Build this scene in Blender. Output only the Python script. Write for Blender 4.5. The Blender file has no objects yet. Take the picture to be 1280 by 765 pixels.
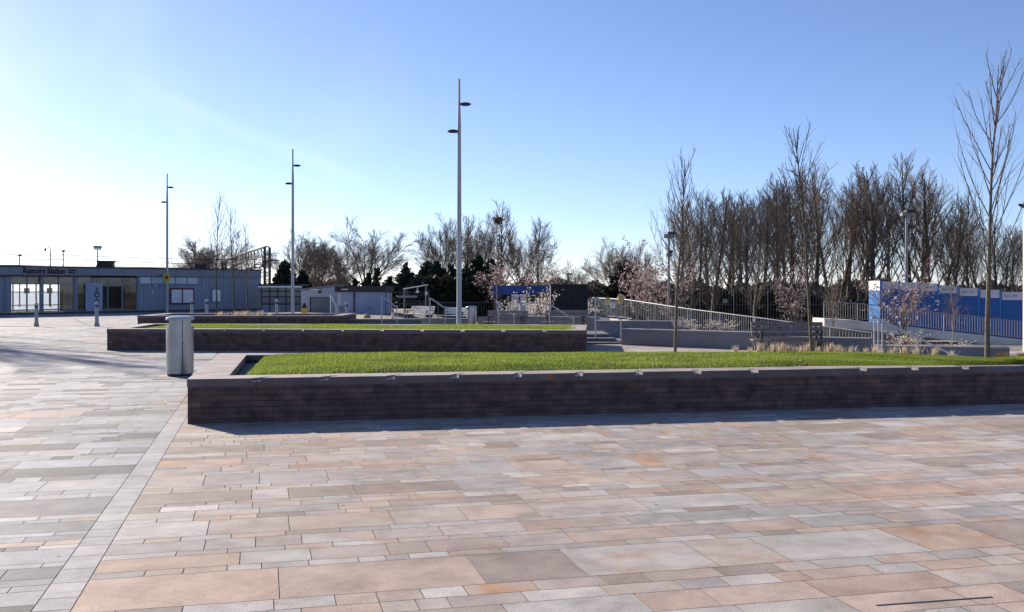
import bpy, math, random
import numpy as np
from mathutils import Vector, Matrix, Quaternion

S = bpy.context.scene
COL = S.collection
F, CX, HY, EYE = 1250.0, 640.0, 362.0, 1.6
R = math.radians

def W(px, D, z=0.0): return Vector(((px - CX) / F * D, D, z))
def ZY(py, D): return EYE - (py - HY) * D / F
def WP(px, py, D): return W(px, D, ZY(py, D))
def sstep(a, b, x):
    t = min(1.0, max(0.0, (x - a) / (b - a))); return t * t * (3 - 2 * t)
def terrain(x, y):
    drop = sstep(-8, -4, x) * min(1.1, 0.022 * max(0.0, y - 34))
    cut = sstep(7.5, 11, x) * sstep(26.5, 31, y) * 1.7
    return -max(drop, cut)

# ------------------------------------------------------------------ materials
def new_mat(name):
    m = bpy.data.materials.new(name); m.use_nodes = True
    nt = m.node_tree
    return m, nt, nt.nodes['Principled BSDF']

def mat(name, col, rough=0.7, var=0.25, scale=6.0, metal=0.0, bump=0.0, spec=0.4, detail_scale=None, tint=None):
    m, nt, b = new_mat(name)
    N, L = nt.nodes, nt.links
    b.inputs['Roughness'].default_value = rough
    b.inputs['Metallic'].default_value = metal
    b.inputs['Specular IOR Level'].default_value = spec
    tc = N.new('ShaderNodeTexCoord')
    n1 = N.new('ShaderNodeTexNoise'); n1.inputs['Scale'].default_value = scale; n1.inputs['Detail'].default_value = 6
    L.new(tc.outputs['Object'], n1.inputs['Vector'])
    mx = N.new('ShaderNodeMix'); mx.data_type = 'RGBA'
    c2 = tint or tuple(c * (1 - var) for c in col)
    mx.inputs[6].default_value = (*[min(1, c * (1 + var * 0.5)) for c in col], 1)
    mx.inputs[7].default_value = (*c2, 1)
    mr = N.new('ShaderNodeMapRange'); mr.inputs[1].default_value = 0.35; mr.inputs[2].default_value = 0.65
    L.new(n1.outputs['Fac'], mr.inputs[0]); L.new(mr.outputs[0], mx.inputs[0])
    L.new(mx.outputs[2], b.inputs['Base Color'])
    if bump:
        n2 = N.new('ShaderNodeTexNoise'); n2.inputs['Scale'].default_value = detail_scale or scale * 8; n2.inputs['Detail'].default_value = 4
        L.new(tc.outputs['Object'], n2.inputs['Vector'])
        bp = N.new('ShaderNodeBump'); bp.inputs['Strength'].default_value = bump; bp.inputs['Distance'].default_value = 0.02
        L.new(n2.outputs['Fac'], bp.inputs['Height']); L.new(bp.outputs[0], b.inputs['Normal'])
    return m

def leaf_mat(name, col, transl=0.35, rough=0.6, attr=None, rnd=0.35):
    m, nt, b = new_mat(name); N, L = nt.nodes, nt.links
    out = [n for n in N if n.type == 'OUTPUT_MATERIAL'][0]
    b.inputs['Roughness'].default_value = rough; b.inputs['Specular IOR Level'].default_value = 0.25
    tr = N.new('ShaderNodeBsdfTranslucent'); mx = N.new('ShaderNodeMixShader'); mx.inputs[0].default_value = transl
    if attr:
        a = N.new('ShaderNodeAttribute'); a.attribute_name = attr
        L.new(a.outputs['Color'], b.inputs['Base Color']); L.new(a.outputs['Color'], tr.inputs['Color'])
    else:
        g = N.new('ShaderNodeNewGeometry')
        mm = N.new('ShaderNodeMix'); mm.data_type = 'RGBA'
        mm.inputs[6].default_value = (*[c * (1 - rnd) for c in col], 1); mm.inputs[7].default_value = (*[min(1, c * (1 + rnd)) for c in col], 1)
        L.new(g.outputs['Random Per Island'], mm.inputs[0])
        L.new(mm.outputs[2], b.inputs['Base Color']); L.new(mm.outputs[2], tr.inputs['Color'])
    L.new(b.outputs[0], mx.inputs[1]); L.new(tr.outputs[0], mx.inputs[2]); L.new(mx.outputs[0], out.inputs['Surface'])
    return m

def glass_mat(name, tint=(0.8, 0.85, 0.9), refl=0.12):
    m, nt, b = new_mat(name); N, L = nt.nodes, nt.links
    out = [n for n in N if n.type == 'OUTPUT_MATERIAL'][0]
    t = N.new('ShaderNodeBsdfTransparent'); t.inputs[0].default_value = (*tint, 1)
    g = N.new('ShaderNodeBsdfGlossy'); g.inputs['Roughness'].default_value = 0.03
    fr = N.new('ShaderNodeFresnel'); fr.inputs[0].default_value = 1.5
    mx = N.new('ShaderNodeMixShader')
    L.new(fr.outputs[0], mx.inputs[0]); L.new(t.outputs[0], mx.inputs[1]); L.new(g.outputs[0], mx.inputs[2])
    L.new(mx.outputs[0], out.inputs['Surface'])
    return m

def paving_mat():
    m, nt, b = new_mat('sandstone_paving'); N, L = nt.nodes, nt.links
    b.inputs['Roughness'].default_value = 0.78; b.inputs['Specular IOR Level'].default_value = 0.22
    a = N.new('ShaderNodeAttribute'); a.attribute_name = 'slab'
    geo = N.new('ShaderNodeNewGeometry')
    off = N.new('ShaderNodeVectorMath'); off.operation = 'MULTIPLY_ADD'
    cmb = N.new('ShaderNodeCombineXYZ')
    r = N.new('ShaderNodeAttribute'); r.attribute_name = 'rnd'
    for i in range(3): L.new(r.outputs['Fac'], cmb.inputs[i])
    L.new(cmb.outputs[0], off.inputs[0]); off.inputs[1].default_value = (61, 37, 91); L.new(geo.outputs['Position'], off.inputs[2])
    # broad veins inside each slab
    n1 = N.new('ShaderNodeTexNoise'); n1.inputs['Scale'].default_value = 1.6; n1.inputs['Detail'].default_value = 5; n1.inputs['Distortion'].default_value = 1.2
    L.new(off.outputs[0], n1.inputs['Vector'])
    cr = N.new('ShaderNodeValToRGB'); cr.color_ramp.elements[0].position = 0.54; cr.color_ramp.elements[1].position = 0.74
    L.new(n1.outputs['Fac'], cr.inputs[0])
    rw = N.new('ShaderNodeMath'); rw.operation = 'MULTIPLY'; L.new(cr.outputs[0], rw.inputs[0])
    a2 = N.new('ShaderNodeAttribute'); a2.attribute_name = 'rust'; L.new(a2.outputs['Fac'], rw.inputs[1])
    mx = N.new('ShaderNodeMix'); mx.data_type = 'RGBA'
    L.new(rw.outputs[0], mx.inputs[0]); L.new(a.outputs['Color'], mx.inputs[6]); mx.inputs[7].default_value = (0.40, 0.235, 0.135, 1)
    # soft cloudy tone and fine grain
    n2 = N.new('ShaderNodeTexNoise'); n2.inputs['Scale'].default_value = 3.5; n2.inputs['Detail'].default_value = 8; n2.inputs['Roughness'].default_value = 0.65
    L.new(off.outputs[0], n2.inputs['Vector'])
    n3 = N.new('ShaderNodeTexNoise'); n3.inputs['Scale'].default_value = 120; n3.inputs['Detail'].default_value = 3; n3.inputs['Roughness'].default_value = 0.8
    L.new(geo.outputs['Position'], n3.inputs['Vector'])
    n4 = N.new('ShaderNodeTexNoise'); n4.inputs['Scale'].default_value = 0.35; n4.inputs['Detail'].default_value = 5
    L.new(geo.outputs['Position'], n4.inputs['Vector'])
    def rng(src, lo, hi, fmin=0.3, fmax=0.7):
        q = N.new('ShaderNodeMapRange'); q.inputs[1].default_value = fmin; q.inputs[2].default_value = fmax
        q.inputs[3].default_value = lo; q.inputs[4].default_value = hi; L.new(src, q.inputs[0]); return q.outputs[0]
    k = N.new('ShaderNodeMath'); k.operation = 'MULTIPLY'; L.new(rng(n2.outputs['Fac'], 0.74, 1.20), k.inputs[0]); L.new(rng(n3.outputs['Fac'], 0.55, 1.45), k.inputs[1])
    k2 = N.new('ShaderNodeMath'); k2.operation = 'MULTIPLY'; L.new(k.outputs[0], k2.inputs[0]); L.new(rng(n4.outputs['Fac'], 0.86, 1.12), k2.inputs[1])
    n5 = N.new('ShaderNodeTexNoise'); n5.inputs['Scale'].default_value = 1.15; n5.inputs['Detail'].default_value = 7; n5.inputs['Roughness'].default_value = 0.7; n5.inputs['Distortion'].default_value = 0.8
    L.new(geo.outputs['Position'], n5.inputs['Vector'])
    k3 = N.new('ShaderNodeMath'); k3.operation = 'MULTIPLY'; L.new(k2.outputs[0], k3.inputs[0]); L.new(rng(n5.outputs['Fac'], 1.05, 0.80, 0.52, 0.72), k3.inputs[1])
    vo = N.new('ShaderNodeTexVoronoi'); vo.inputs['Scale'].default_value = 1.25; vo.inputs['Randomness'].default_value = 1
    L.new(geo.outputs['Position'], vo.inputs['Vector'])
    k4 = N.new('ShaderNodeMath'); k4.operation = 'MULTIPLY'; L.new(k3.outputs[0], k4.inputs[0]); L.new(rng(vo.outputs['Distance'], 0.35, 1.0, 0.016, 0.024), k4.inputs[1])
    sc = N.new('ShaderNodeVectorMath'); sc.operation = 'SCALE'; L.new(mx.outputs[2], sc.inputs[0]); L.new(k4.outputs[0], sc.inputs['Scale'])
    L.new(sc.outputs[0], b.inputs['Base Color'])
    bp = N.new('ShaderNodeBump'); bp.inputs['Strength'].default_value = 0.25; bp.inputs['Distance'].default_value = 0.006
    L.new(n3.outputs['Fac'], bp.inputs['Height'])
    bp2 = N.new('ShaderNodeBump'); bp2.inputs['Strength'].default_value = 0.35; bp2.inputs['Distance'].default_value = 0.02
    L.new(n2.outputs['Fac'], bp2.inputs['Height']); L.new(bp.outputs[0], bp2.inputs['Normal'])
    L.new(bp2.outputs[0], b.inputs['Normal'])
    return m

def brick_mat(name, c1, c2, mortar, bw=0.36, bh=0.07, rough=0.85):
    m, nt, b = new_mat(name); N, L = nt.nodes, nt.links
    b.inputs['Roughness'].default_value = rough; b.inputs['Specular IOR Level'].default_value = 0.25
    uv = N.new('ShaderNodeUVMap')
    br = N.new('ShaderNodeTexBrick'); br.inputs['Scale'].default_value = 1
    br.inputs['Brick Width'].default_value = bw; br.inputs['Row Height'].default_value = bh; br.inputs['Mortar Size'].default_value = 0.004
    br.inputs['Mortar Smooth'].default_value = 0.3
    br.offset = 0.37; br.squash = 0.7; br.squash_frequency = 3
    br.inputs['Color1'].default_value = (*c1, 1); br.inputs['Color2'].default_value = (*c2, 1); br.inputs['Mortar'].default_value = (*mortar, 1)
    L.new(uv.outputs[0], br.inputs['Vector'])
    n = N.new('ShaderNodeTexNoise'); n.inputs['Scale'].default_value = 5; n.inputs['Detail'].default_value = 8; L.new(uv.outputs[0], n.inputs['Vector'])
    mr = N.new('ShaderNodeMapRange'); mr.inputs[1].default_value = 0.3; mr.inputs[2].default_value = 0.7; mr.inputs[3].default_value = 0.6; mr.inputs[4].default_value = 1.4
    L.new(n.outputs['Fac'], mr.inputs[0])
    sc = N.new('ShaderNodeVectorMath'); sc.operation = 'SCALE'; L.new(br.outputs['Color'], sc.inputs[0]); L.new(mr.outputs[0], sc.inputs['Scale'])
    L.new(sc.outputs[0], b.inputs['Base Color'])
    n2 = N.new('ShaderNodeTexNoise'); n2.inputs['Scale'].default_value = 40; n2.inputs['Detail'].default_value = 5; L.new(uv.outputs[0], n2.inputs['Vector'])
    ad = N.new('ShaderNodeMath'); ad.operation = 'MULTIPLY_ADD'; L.new(br.outputs['Fac'], ad.inputs[0]); ad.inputs[1].default_value = -1.2; L.new(n2.outputs['Fac'], ad.inputs[2])
    bp = N.new('ShaderNodeBump'); bp.inputs['Strength'].default_value = 0.5; bp.inputs['Distance'].default_value = 0.012
    L.new(ad.outputs[0], bp.inputs['Height']); L.new(bp.outputs[0], b.inputs['Normal'])
    return m

M = {}
M['paving'] = paving_mat()
M['joint'] = mat('joint_mortar', (0.27, 0.225, 0.185), 0.9, 0.3, 3)
M['concrete'] = mat('pale_concrete', (0.40, 0.39, 0.38), 0.85, 0.2, 1.5, bump=0.2)
M['slate'] = mat('grey_wall_stone', (0.215, 0.215, 0.225), 0.75, 0.15, 1.2, bump=0.15)
M['darkstep'] = mat('step_stone', (0.13, 0.135, 0.15), 0.8, 0.2, 2, bump=0.2)  # darkened so the shadow lying on the steps sits in the stone colour
M['brick'] = brick_mat('purple_walling', (0.148, 0.084, 0.073), (0.092, 0.058, 0.053), (0.048, 0.036, 0.033))
M['coping'] = mat('coping_stone', (0.15, 0.112, 0.108), 0.65, 0.2, 2.5, bump=0.25, detail_scale=60)  # dark tone of the coping sides, their shade painted in
M['notch'] = mat('sunlit_notch_stone', (0.48, 0.43, 0.40), 0.7, 0.2, 9)  # pale tone paints sunlight onto the sloping notch floors
M['copingtop'] = mat('sunlit_coping_top', (0.34, 0.295, 0.28), 0.75, 0.2, 2.5, bump=0.2, detail_scale=60)  # same stone as the sides, lightened to paint sun on the top
M['stain'] = mat('orange_stain', (0.55, 0.16, 0.05), 0.7, 0.5, 30)
M['gravel'] = mat('edge_gravel', (0.20, 0.19, 0.185), 0.9, 0.5, 30, bump=0.6, detail_scale=80)
M['soil'] = mat('soil', (0.07, 0.05, 0.035), 0.95, 0.4, 10, bump=0.5)
M['turf'] = mat('turf', (0.075, 0.115, 0.02), 0.9, 0.4, 4, tint=(0.05, 0.09, 0.015))
M['blade'] = leaf_mat('grass_blade', (0, 0, 0), 0.45, 0.5, attr='tone')
M['straw'] = leaf_mat('dry_straw', (0.60, 0.50, 0.36), 0.4, 0.7)
M['rust_leaf'] = leaf_mat('rusty_leaf', (0.22, 0.13, 0.03), 0.4, 0.7)
M['steel'] = mat('brushed_steel', (0.36, 0.365, 0.37), 0.34, 0.15, 3, metal=0.85)
M['galv'] = mat('galvanised_steel', (0.29, 0.30, 0.315), 0.5, 0.2, 4, metal=0.55)
M['pole'] = mat('grey_pole_paint', (0.34, 0.34, 0.35), 0.4, 0.1, 3, metal=0.3)
M['whitepole'] = mat('white_pole_paint', (0.80, 0.79, 0.76), 0.45, 0.06, 3)
M['black'] = mat('black_paint', (0.018, 0.019, 0.022), 0.5, 0.3, 5)
M['blackpanel'] = mat('black_panel', (0.014, 0.016, 0.020), 0.75, 0.4, 3)
M['dark'] = mat('dark_metal', (0.05, 0.052, 0.058), 0.6, 0.3, 5)
M['rustmast'] = mat('mast_steel', (0.075, 0.066, 0.062), 0.8, 0.4, 3)
M['clad'] = mat('blue_grey_cladding', (0.205, 0.245, 0.305), 0.55, 0.08, 0.7)
M['clad2'] = mat('fascia_cladding', (0.175, 0.205, 0.26), 0.5, 0.1, 0.6)
M['palewall'] = mat('pale_blue_render', (0.42, 0.45, 0.49), 0.8, 0.14, 1.2)
M['bluewall'] = mat('grey_blue_render', (0.28, 0.34, 0.45), 0.7, 0.1, 0.8)
M['redframe'] = mat('maroon_frame', (0.09, 0.014, 0.018), 0.5, 0.2, 4)
M['redletter'] = mat('maroon_letter', (0.045, 0.006, 0.012), 0.5, 0.1, 4)
M['paper'] = mat('poster_paper', (0.62, 0.64, 0.68), 0.7, 0.12, 8)
M['yellow'] = mat('yellow_sign_paint', (0.62, 0.38, 0.03), 0.5, 0.15, 6)
M['paleyellow'] = mat('pale_yellow_sign', (0.66, 0.52, 0.18), 0.5, 0.12, 6)
M['white'] = mat('white_board', (0.74, 0.74, 0.74), 0.5, 0.06, 4)
M['hoardblue'] = mat('hoarding_blue', (0.008, 0.088, 0.31), 0.45, 0.12, 0.8)
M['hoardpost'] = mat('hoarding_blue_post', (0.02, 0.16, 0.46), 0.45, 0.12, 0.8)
M['containerblue'] = mat('container_blue', (0.025, 0.06, 0.24), 0.6, 0.25, 1.0)
M['bluetext'] = mat('blue_print', (0.03, 0.08, 0.25), 0.6, 0.1, 4)
M['beam'] = mat('ramp_beam_concrete', (0.74, 0.69, 0.60), 0.85, 0.2, 0.8, bump=0.15)
M['railsteel'] = mat('bright_rail_steel', (0.42, 0.43, 0.44), 0.45, 0.1, 4, metal=0.3)
M['header'] = mat('shaded_header_board', (0.50, 0.52, 0.56), 0.6, 0.12, 1.5)  # white board dimmed, its shade is put into the base colour
M['timber'] = mat('weathered_timber', (0.27, 0.215, 0.20), 0.75, 0.25, 9, bump=0.15)
M['paletimber'] = mat('pale_timber', (0.82, 0.78, 0.70), 0.7, 0.12, 9)
M['browntimber'] = mat('brown_timber', (0.19, 0.15, 0.145), 0.75, 0.25, 9)
M['bark'] = mat('grey_bark', (0.10, 0.083, 0.068), 0.95, 0.4, 6, bump=0.4)
M['twig'] = mat('brown_twig', (0.185, 0.142, 0.112), 0.9, 0.35, 0.7)
M['palebark'] = mat('pale_bark', (0.34, 0.285, 0.225), 0.85, 0.35, 9)
M['youngbark'] = mat('young_bark', (0.15, 0.12, 0.085), 0.85, 0.35, 12, bump=0.3)
M['youngtwig'] = mat('young_twig', (0.085, 0.065, 0.05), 0.85, 0.3, 5)
M['conifer'] = leaf_mat('dark_conifer_leaf', (0.020, 0.032, 0.020), 0.12, 0.7)
M['ivy'] = leaf_mat('ivy_leaf', (0.026, 0.036, 0.016), 0.15, 0.6)
M['hedge'] = leaf_mat('hedge_leaf', (0.028, 0.034, 0.020), 0.15, 0.7)
M['farwood'] = leaf_mat('far_wood_leaf', (0.10, 0.085, 0.075), 0.2, 0.8)
M['pink'] = leaf_mat('pink_blossom', (0.385, 0.30, 0.29), 0.4, 0.8, rnd=0.3)
M['palepink'] = leaf_mat('pale_blossom', (0.46, 0.37, 0.36), 0.4, 0.8, rnd=0.3)
M['whiteflower'] = leaf_mat('white_blossom', (0.66, 0.62, 0.56), 0.4, 0.8, rnd=0.25)
M['glass'] = glass_mat('window_glass', (0.86, 0.89, 0.92))
M['darkglass'] = mat('dim_glass', (0.10, 0.13, 0.17), 0.08, 0.3, 0.5, spec=0.6)
M['palepane'] = mat('frosted_pane', (0.42, 0.50, 0.56), 0.25, 0.15, 0.8, spec=0.5)
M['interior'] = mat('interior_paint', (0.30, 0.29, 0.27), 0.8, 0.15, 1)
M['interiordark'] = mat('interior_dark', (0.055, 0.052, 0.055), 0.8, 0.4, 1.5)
M['platform'] = mat('platform_concrete', (0.62, 0.61, 0.60), 0.7, 0.12, 0.5)
M['orange'] = mat('cone_orange', (0.62, 0.10, 0.03), 0.5, 0.1, 5)
M['stone'] = mat('rubble_stone', (0.36, 0.31, 0.17), 0.9, 0.3, 8, bump=0.5)

# ------------------------------------------------------------------ mesh helpers
class MB:
    def __init__(s, origin=(0, 0, 0)):
        s.v = []; s.f = []; s.o = Vector(origin); s.uv = None
    def add(s, vs, fs):
        n = len(s.v); o = s.o
        s.v.extend((p[0] - o.x, p[1] - o.y, p[2] - o.z) for p in vs)
        s.f.extend(tuple(i + n for i in f) for f in fs); return s
    def hexa(s, b4, t4):   # bottom 4 ccw, top 4 ccw
        return s.add(list(b4) + list(t4), [(3, 2, 1, 0), (4, 5, 6, 7), (0, 1, 5, 4), (1, 2, 6, 5), (2, 3, 7, 6), (3, 0, 4, 7)])
    def box(s, x0, x1, y0, y1, z0, z1):
        return s.hexa([(x0, y0, z0), (x1, y0, z0), (x1, y1, z0), (x0, y1, z0)], [(x0, y0, z1), (x1, y0, z1), (x1, y1, z1), (x0, y1, z1)])
    def bar(s, a, b, w, h):  # rectangular bar from a to b, w across (horizontal), h thick
        a = Vector(a); b = Vector(b); d = (b - a).normalized()
        u = Vector((0, 0, 1)) if abs(d.z) < 0.95 else Vector((0, 1, 0))
        sx = d.cross(u).normalized() * (w / 2); sz = sx.cross(d).normalized() * (h / 2)
        return s.hexa([a - sx - sz, a + sx - sz, a + sx + sz, a - sx + sz][::1], [b - sx - sz, b + sx - sz, b + sx + sz, b - sx + sz])
    def tube(s, pts, rad, n=6, cap=True):
        P = [Vector(p) for p in pts]
        if not isinstance(rad, (list, tuple)): rad = [rad] * len(P)
        vs = []; fs = []
        ref = Vector((0.31, 0.87, 0.12))
        for i, p in enumerate(P):
            d = (P[min(i + 1, len(P) - 1)] - P[max(i - 1, 0)])
            if d.length < 1e-9: d = Vector((0, 0, 1))
            d.normalize()
            a = d.cross(ref)
            if a.length < 0.05: a = d.cross(Vector((1, 0, 0)))
            a.normalize(); c = d.cross(a)
            for k in range(n):
                t = 2 * math.pi * k / n
                vs.append(p + (a * math.cos(t) + c * math.sin(t)) * rad[i])
        for i in range(len(P) - 1):
            for k in range(n):
                k2 = (k + 1) % n
                fs.append((i * n + k, i * n + k2, (i + 1) * n + k2, (i + 1) * n + k))
        if cap:
            fs.append(tuple(range(n))[::-1]); fs.append(tuple((len(P) - 1) * n + k for k in range(n)))
        return s.add(vs, fs)
    def lathe(s, prof, c=(0, 0, 0), n=24, sx=1.0, sy=1.0, a0=0.0, a1=None):
        full = a1 is None; a1 = 2 * math.pi if full else a1
        m = n if full else n + 1
        vs = []; fs = []
        for r, z in prof:
            for k in range(m):
                t = a0 + (a1 - a0) * k / n
                vs.append((c[0] + r * sx * math.cos(t), c[1] + r * sy * math.sin(t), c[2] + z))
        for i in range(len(prof) - 1):
            for k in range(n):
                k2 = (k + 1) % m
                fs.append((i * m + k, i * m + k2, (i + 1) * m + k2, (i + 1) * m + k))
        return s.add(vs, fs)
    def ellipsoid(s, c, rx, ry, rz, n=14, m=8):
        return s.lathe([(max(1e-4, math.cos(-math.pi / 2 + math.pi * i / m)), rz * math.sin(-math.pi / 2 + math.pi * i / m)) for i in range(m + 1)], c, n, rx, ry)
    def prism(s, poly, z0, z1):
        n = len(poly)
        vs = [(x, y, z0) for x, y in poly] + [(x, y, z1) for x, y in poly]
        return s.add(vs, [tuple(range(n))[::-1], tuple(range(n, 2 * n))] + [(i, (i + 1) % n, n + (i + 1) % n, n + i) for i in range(n)])
    def build(s, name, m, parent=None, smooth=False, bevel=0.0, uv=None):
        me = bpy.data.meshes.new(name); me.from_pydata(s.v, [], s.f); me.materials.append(m)
        if smooth:
            me.polygons.foreach_set('use_smooth', [True] * len(me.polygons))
            try: me.set_sharp_from_angle(angle=R(40))
            except Exception: pass
        if uv:
            lay = me.uv_layers.new(name='UVMap')
            for p in me.polygons:
                for li in p.loop_indices:
                    lay.data[li].uv = uv(me.vertices[me.loops[li].vertex_index].co, p.normal)
        me.update()
        o = bpy.data.objects.new(name, me); COL.objects.link(o)
        if parent: o.parent = parent
        if bevel:
            b = o.modifiers.new('bevel', 'BEVEL'); b.width = bevel; b.segments = 2; b.limit_method = 'ANGLE'
        return o

def np_mesh(name, verts, faces, m, parent=None, colors=None):
    me = bpy.data.meshes.new(name)
    nv, nf, k = len(verts), len(faces), faces.shape[1]
    me.vertices.add(nv); me.vertices.foreach_set('co', verts.astype(np.float32).ravel())
    me.loops.add(nf * k); me.loops.foreach_set('vertex_index', faces.astype(np.int32).ravel())
    me.polygons.add(nf); me.polygons.foreach_set('loop_start', np.arange(0, nf * k, k, dtype=np.int32))
    try: me.polygons.foreach_set('loop_total', np.full(nf, k, dtype=np.int32))
    except Exception: pass
    me.update(calc_edges=True); me.validate()
    if colors is not None:
        a = me.attributes.new('tone', 'FLOAT_COLOR', 'POINT'); a.data.foreach_set('color', colors.astype(np.float32).ravel())
    me.materials.append(m)
    o = bpy.data.objects.new(name, me); COL.objects.link(o)
    if parent: o.parent = parent
    return o

def thing(name, label, cat, loc=(0, 0, 0), rz=0.0, group=None, scale=1.0):
    o = bpy.data.objects.new(name, None); COL.objects.link(o)
    o.empty_display_size = 0.2
    o.location = loc; o.rotation_euler = (0, 0, rz); o.scale = (scale,) * 3
    o['label'] = label; o['category'] = cat
    if group: o['group'] = group
    return o
def tag(o, label, cat, group=None, kind=None):
    if label: o['label'] = label
    if cat: o['category'] = cat
    if group: o['group'] = group
    if kind: o['kind'] = kind
    return o
def kids(o): return [c for c in bpy.data.objects if c.parent == o]
def copy_thing(root, loc, rz=0.0, label=None, scale=None, group=None):
    r = root.copy(); COL.objects.link(r); r.location = loc; r.rotation_euler = (0, 0, rz)
    if scale is not None: r.scale = scale if isinstance(scale, tuple) else (scale,) * 3
    if label: r['label'] = label
    if group: r['group'] = group
    for ch in kids(root):
        c = ch.copy(); COL.objects.link(c); c.parent = r
        for g in kids(ch):
            d = g.copy(); COL.objects.link(d); d.parent = c
    return r

def text_mesh(body, size, extrude, mt, parent, loc, center=True, fit=None, offset=0.0):
    cu = bpy.data.curves.new('lettering', 'FONT'); cu.body = body; cu.size = size; cu.extrude = extrude; cu.offset = offset
    cu.align_x = 'CENTER' if center else 'LEFT'; cu.align_y = 'CENTER'
    tmp = bpy.data.objects.new('lettering_curve', cu); COL.objects.link(tmp); bpy.context.view_layer.update()
    me = bpy.data.meshes.new_from_object(tmp.evaluated_get(bpy.context.evaluated_depsgraph_get()))
    bpy.data.objects.remove(tmp); bpy.data.curves.remove(cu)
    me.materials.clear(); me.materials.append(mt)
    o = bpy.data.objects.new('lettering', me); COL.objects.link(o); o.parent = parent
    o.location = loc; o.rotation_euler = (R(90), 0, 0)
    if fit:
        xs = [v.co.x for v in me.vertices]; o.scale = (fit / (max(xs) - min(xs)), 1, 1)
    return o

# ------------------------------------------------------------------ ground
def build_ground():
    xs = list(np.concatenate([np.linspace(-700, -80, 8), np.arange(-75, 75, 1.0), np.linspace(80, 700, 8)]))
    ys = list(np.concatenate([[-60, -20, -5], np.arange(0, 75, 1.0), np.linspace(80, 160, 12), [220, 350, 600, 1000]]))
    v = [(x, y, terrain(x, y) - 0.004) for y in ys for x in xs]
    nx = len(xs)
    f = [(j * nx + i, j * nx + i + 1, (j + 1) * nx + i + 1, (j + 1) * nx + i) for j in range(len(ys) - 1) for i in range(nx - 1)]
    m = MB(); m.v = v; m.f = f
    o = m.build('ground', M['joint']); o['kind'] = 'structure'

def build_paving():
    rng = random.Random(11)
    TH = R(14.0); U = Vector((math.cos(TH), math.sin(TH))); V = Vector((-math.sin(TH), math.cos(TH)))
    # the strip of small setts separating the two laying fields
    sr = Vector((-2.194, 4.963)); sl = sr - U * 0.19
    us_r, us_l = sr.dot(U), sl.dot(U)
    verts = []; cols = []; rnds = []; rust = []
    G = 0.0028
    def quad(u0, u1, v0, v1, c, ru):
        pts = []
        for (u, v) in ((u0 + G, v0 + G), (u1 - G, v0 + G), (u1 - G, v1 - G), (u0 + G, v1 - G)):
            p = U * u + V * v; pts.append((p.x, p.y))
        for x, y in pts:
            if terrain(x, y) < -1e-4: return
        cx = sum(p[0] for p in pts) / 4; cy = sum(p[1] for p in pts) / 4
        if cy < 1.5 or abs(cx / max(cy, 0.1)) > 0.75 or cy > 79: return
        if cx > -6 and cy > 44: return
        verts.extend((x, y, 0.0) for x, y in pts); cols.append(c); rnds.append(rng.random()); rust.append(ru)
    def jit(c, k=0.10):
        t = 1 + rng.uniform(-k, k); return tuple(x * t * (1 + rng.uniform(-0.02, 0.02)) for x in c)
    warm = [((.40, .325, .275), 5), ((.375, .325, .298), 6), ((.405, .378, .36), 5), ((.30, .248, .22), 3), ((.41, .315, .255), 1.8), ((.45, .42, .395), 1.5), ((.335, .315, .305), 4)]
    cool = [((.335, .345, .37), 7), ((.285, .292, .31), 5), ((.20, .20, .207), 3), ((.40, .32, .27), 1.6), ((.39, .385, .375), 3), ((.135, .135, .142), 1.8)]
    def pick(p):
        t = rng.uniform(0, sum(w for _, w in p))
        for c, w in p:
            t -= w
            if t <= 0: return c
        return p[0][0]
    def field(side, first, v0):
        v = v0; i = 0
        seq = []
        while v < 95:
            h = first[i] if i < len(first) else rng.choices([.10, .13, .17, .21, .30, .45, .60], [5, 5, 4.5, 4, 3.5, 2.4, 2])[0]
            seq.append((v, h)); v += h; i += 1
        v = v0
        while v > -6:
            h = rng.choices([.12, .18, .3, .6], [3, 3, 3, 2])[0]; v -= h; seq.append((v, h))
        for (v, h) in seq:
            if side > 0: u, end = us_r, us_r + min(70, 14 + v * 1.1)
            else: u, end = us_l, us_l - min(75, 6 + v * 1.1)
            while (end - u) * side > 0:
                if h >= .44: l = rng.uniform(.5, 1.1)
                elif h >= .28: l = rng.uniform(.4, .85)
                elif h >= .19: l = rng.uniform(.26, .62)
                else: l = rng.uniform(.18, .46)
                if rng.random() < .15: l *= rng.uniform(.5, .75)
                w2 = u + side * l
                c = jit(pick(warm if side > 0 else cool))
                ru = 0.0
                if side > 0:
                    if rng.random() < .32 + .02 * max(0, u - us_r): ru = rng.uniform(.25, 1.0)
                elif rng.random() < .05: ru = rng.uniform(.2, .5)
                quad(min(u, w2), max(u, w2), v, v + h, c, ru)
                u = w2
    field(1, [.60, .12, .28, .11, .26, .12, .44, .13, .21, .18, .10, .40, .13, .11, .52, .12, .22, .10, .38], 5.31)
    field(-1, [.21, .10, .25, .11, .13, .24, .10, .33, .10, .12, .14, .10, .30, .10], 5.2)
    v = 3.0
    while v < 14.5:
        l = rng.uniform(.17, .30)
        quad(us_l, us_r, v, v + l, jit((.36, .355, .36), .12), 0.0); v += l
    nq = len(cols)
    me = bpy.data.meshes.new('plaza_paving')
    me.from_pydata(verts, [], [(4 * i, 4 * i + 1, 4 * i + 2, 4 * i + 3) for i in range(nq)])
    a = me.attributes.new('slab', 'FLOAT_COLOR', 'FACE'); a.data.foreach_set('color', np.array([(*c, 1) for c in cols], dtype=np.float32).ravel())
    a = me.attributes.new('rnd', 'FLOAT', 'FACE'); a.data.foreach_set('value', np.array(rnds, dtype=np.float32))
    a = me.attributes.new('rust', 'FLOAT', 'FACE'); a.data.foreach_set('value', np.array(rust, dtype=np.float32))
    me.materials.append(M['paving'])
    o = bpy.data.objects.new('plaza_paving', me); COL.objects.link(o); o['kind'] = 'structure'

build_ground(); build_paving()

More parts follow.
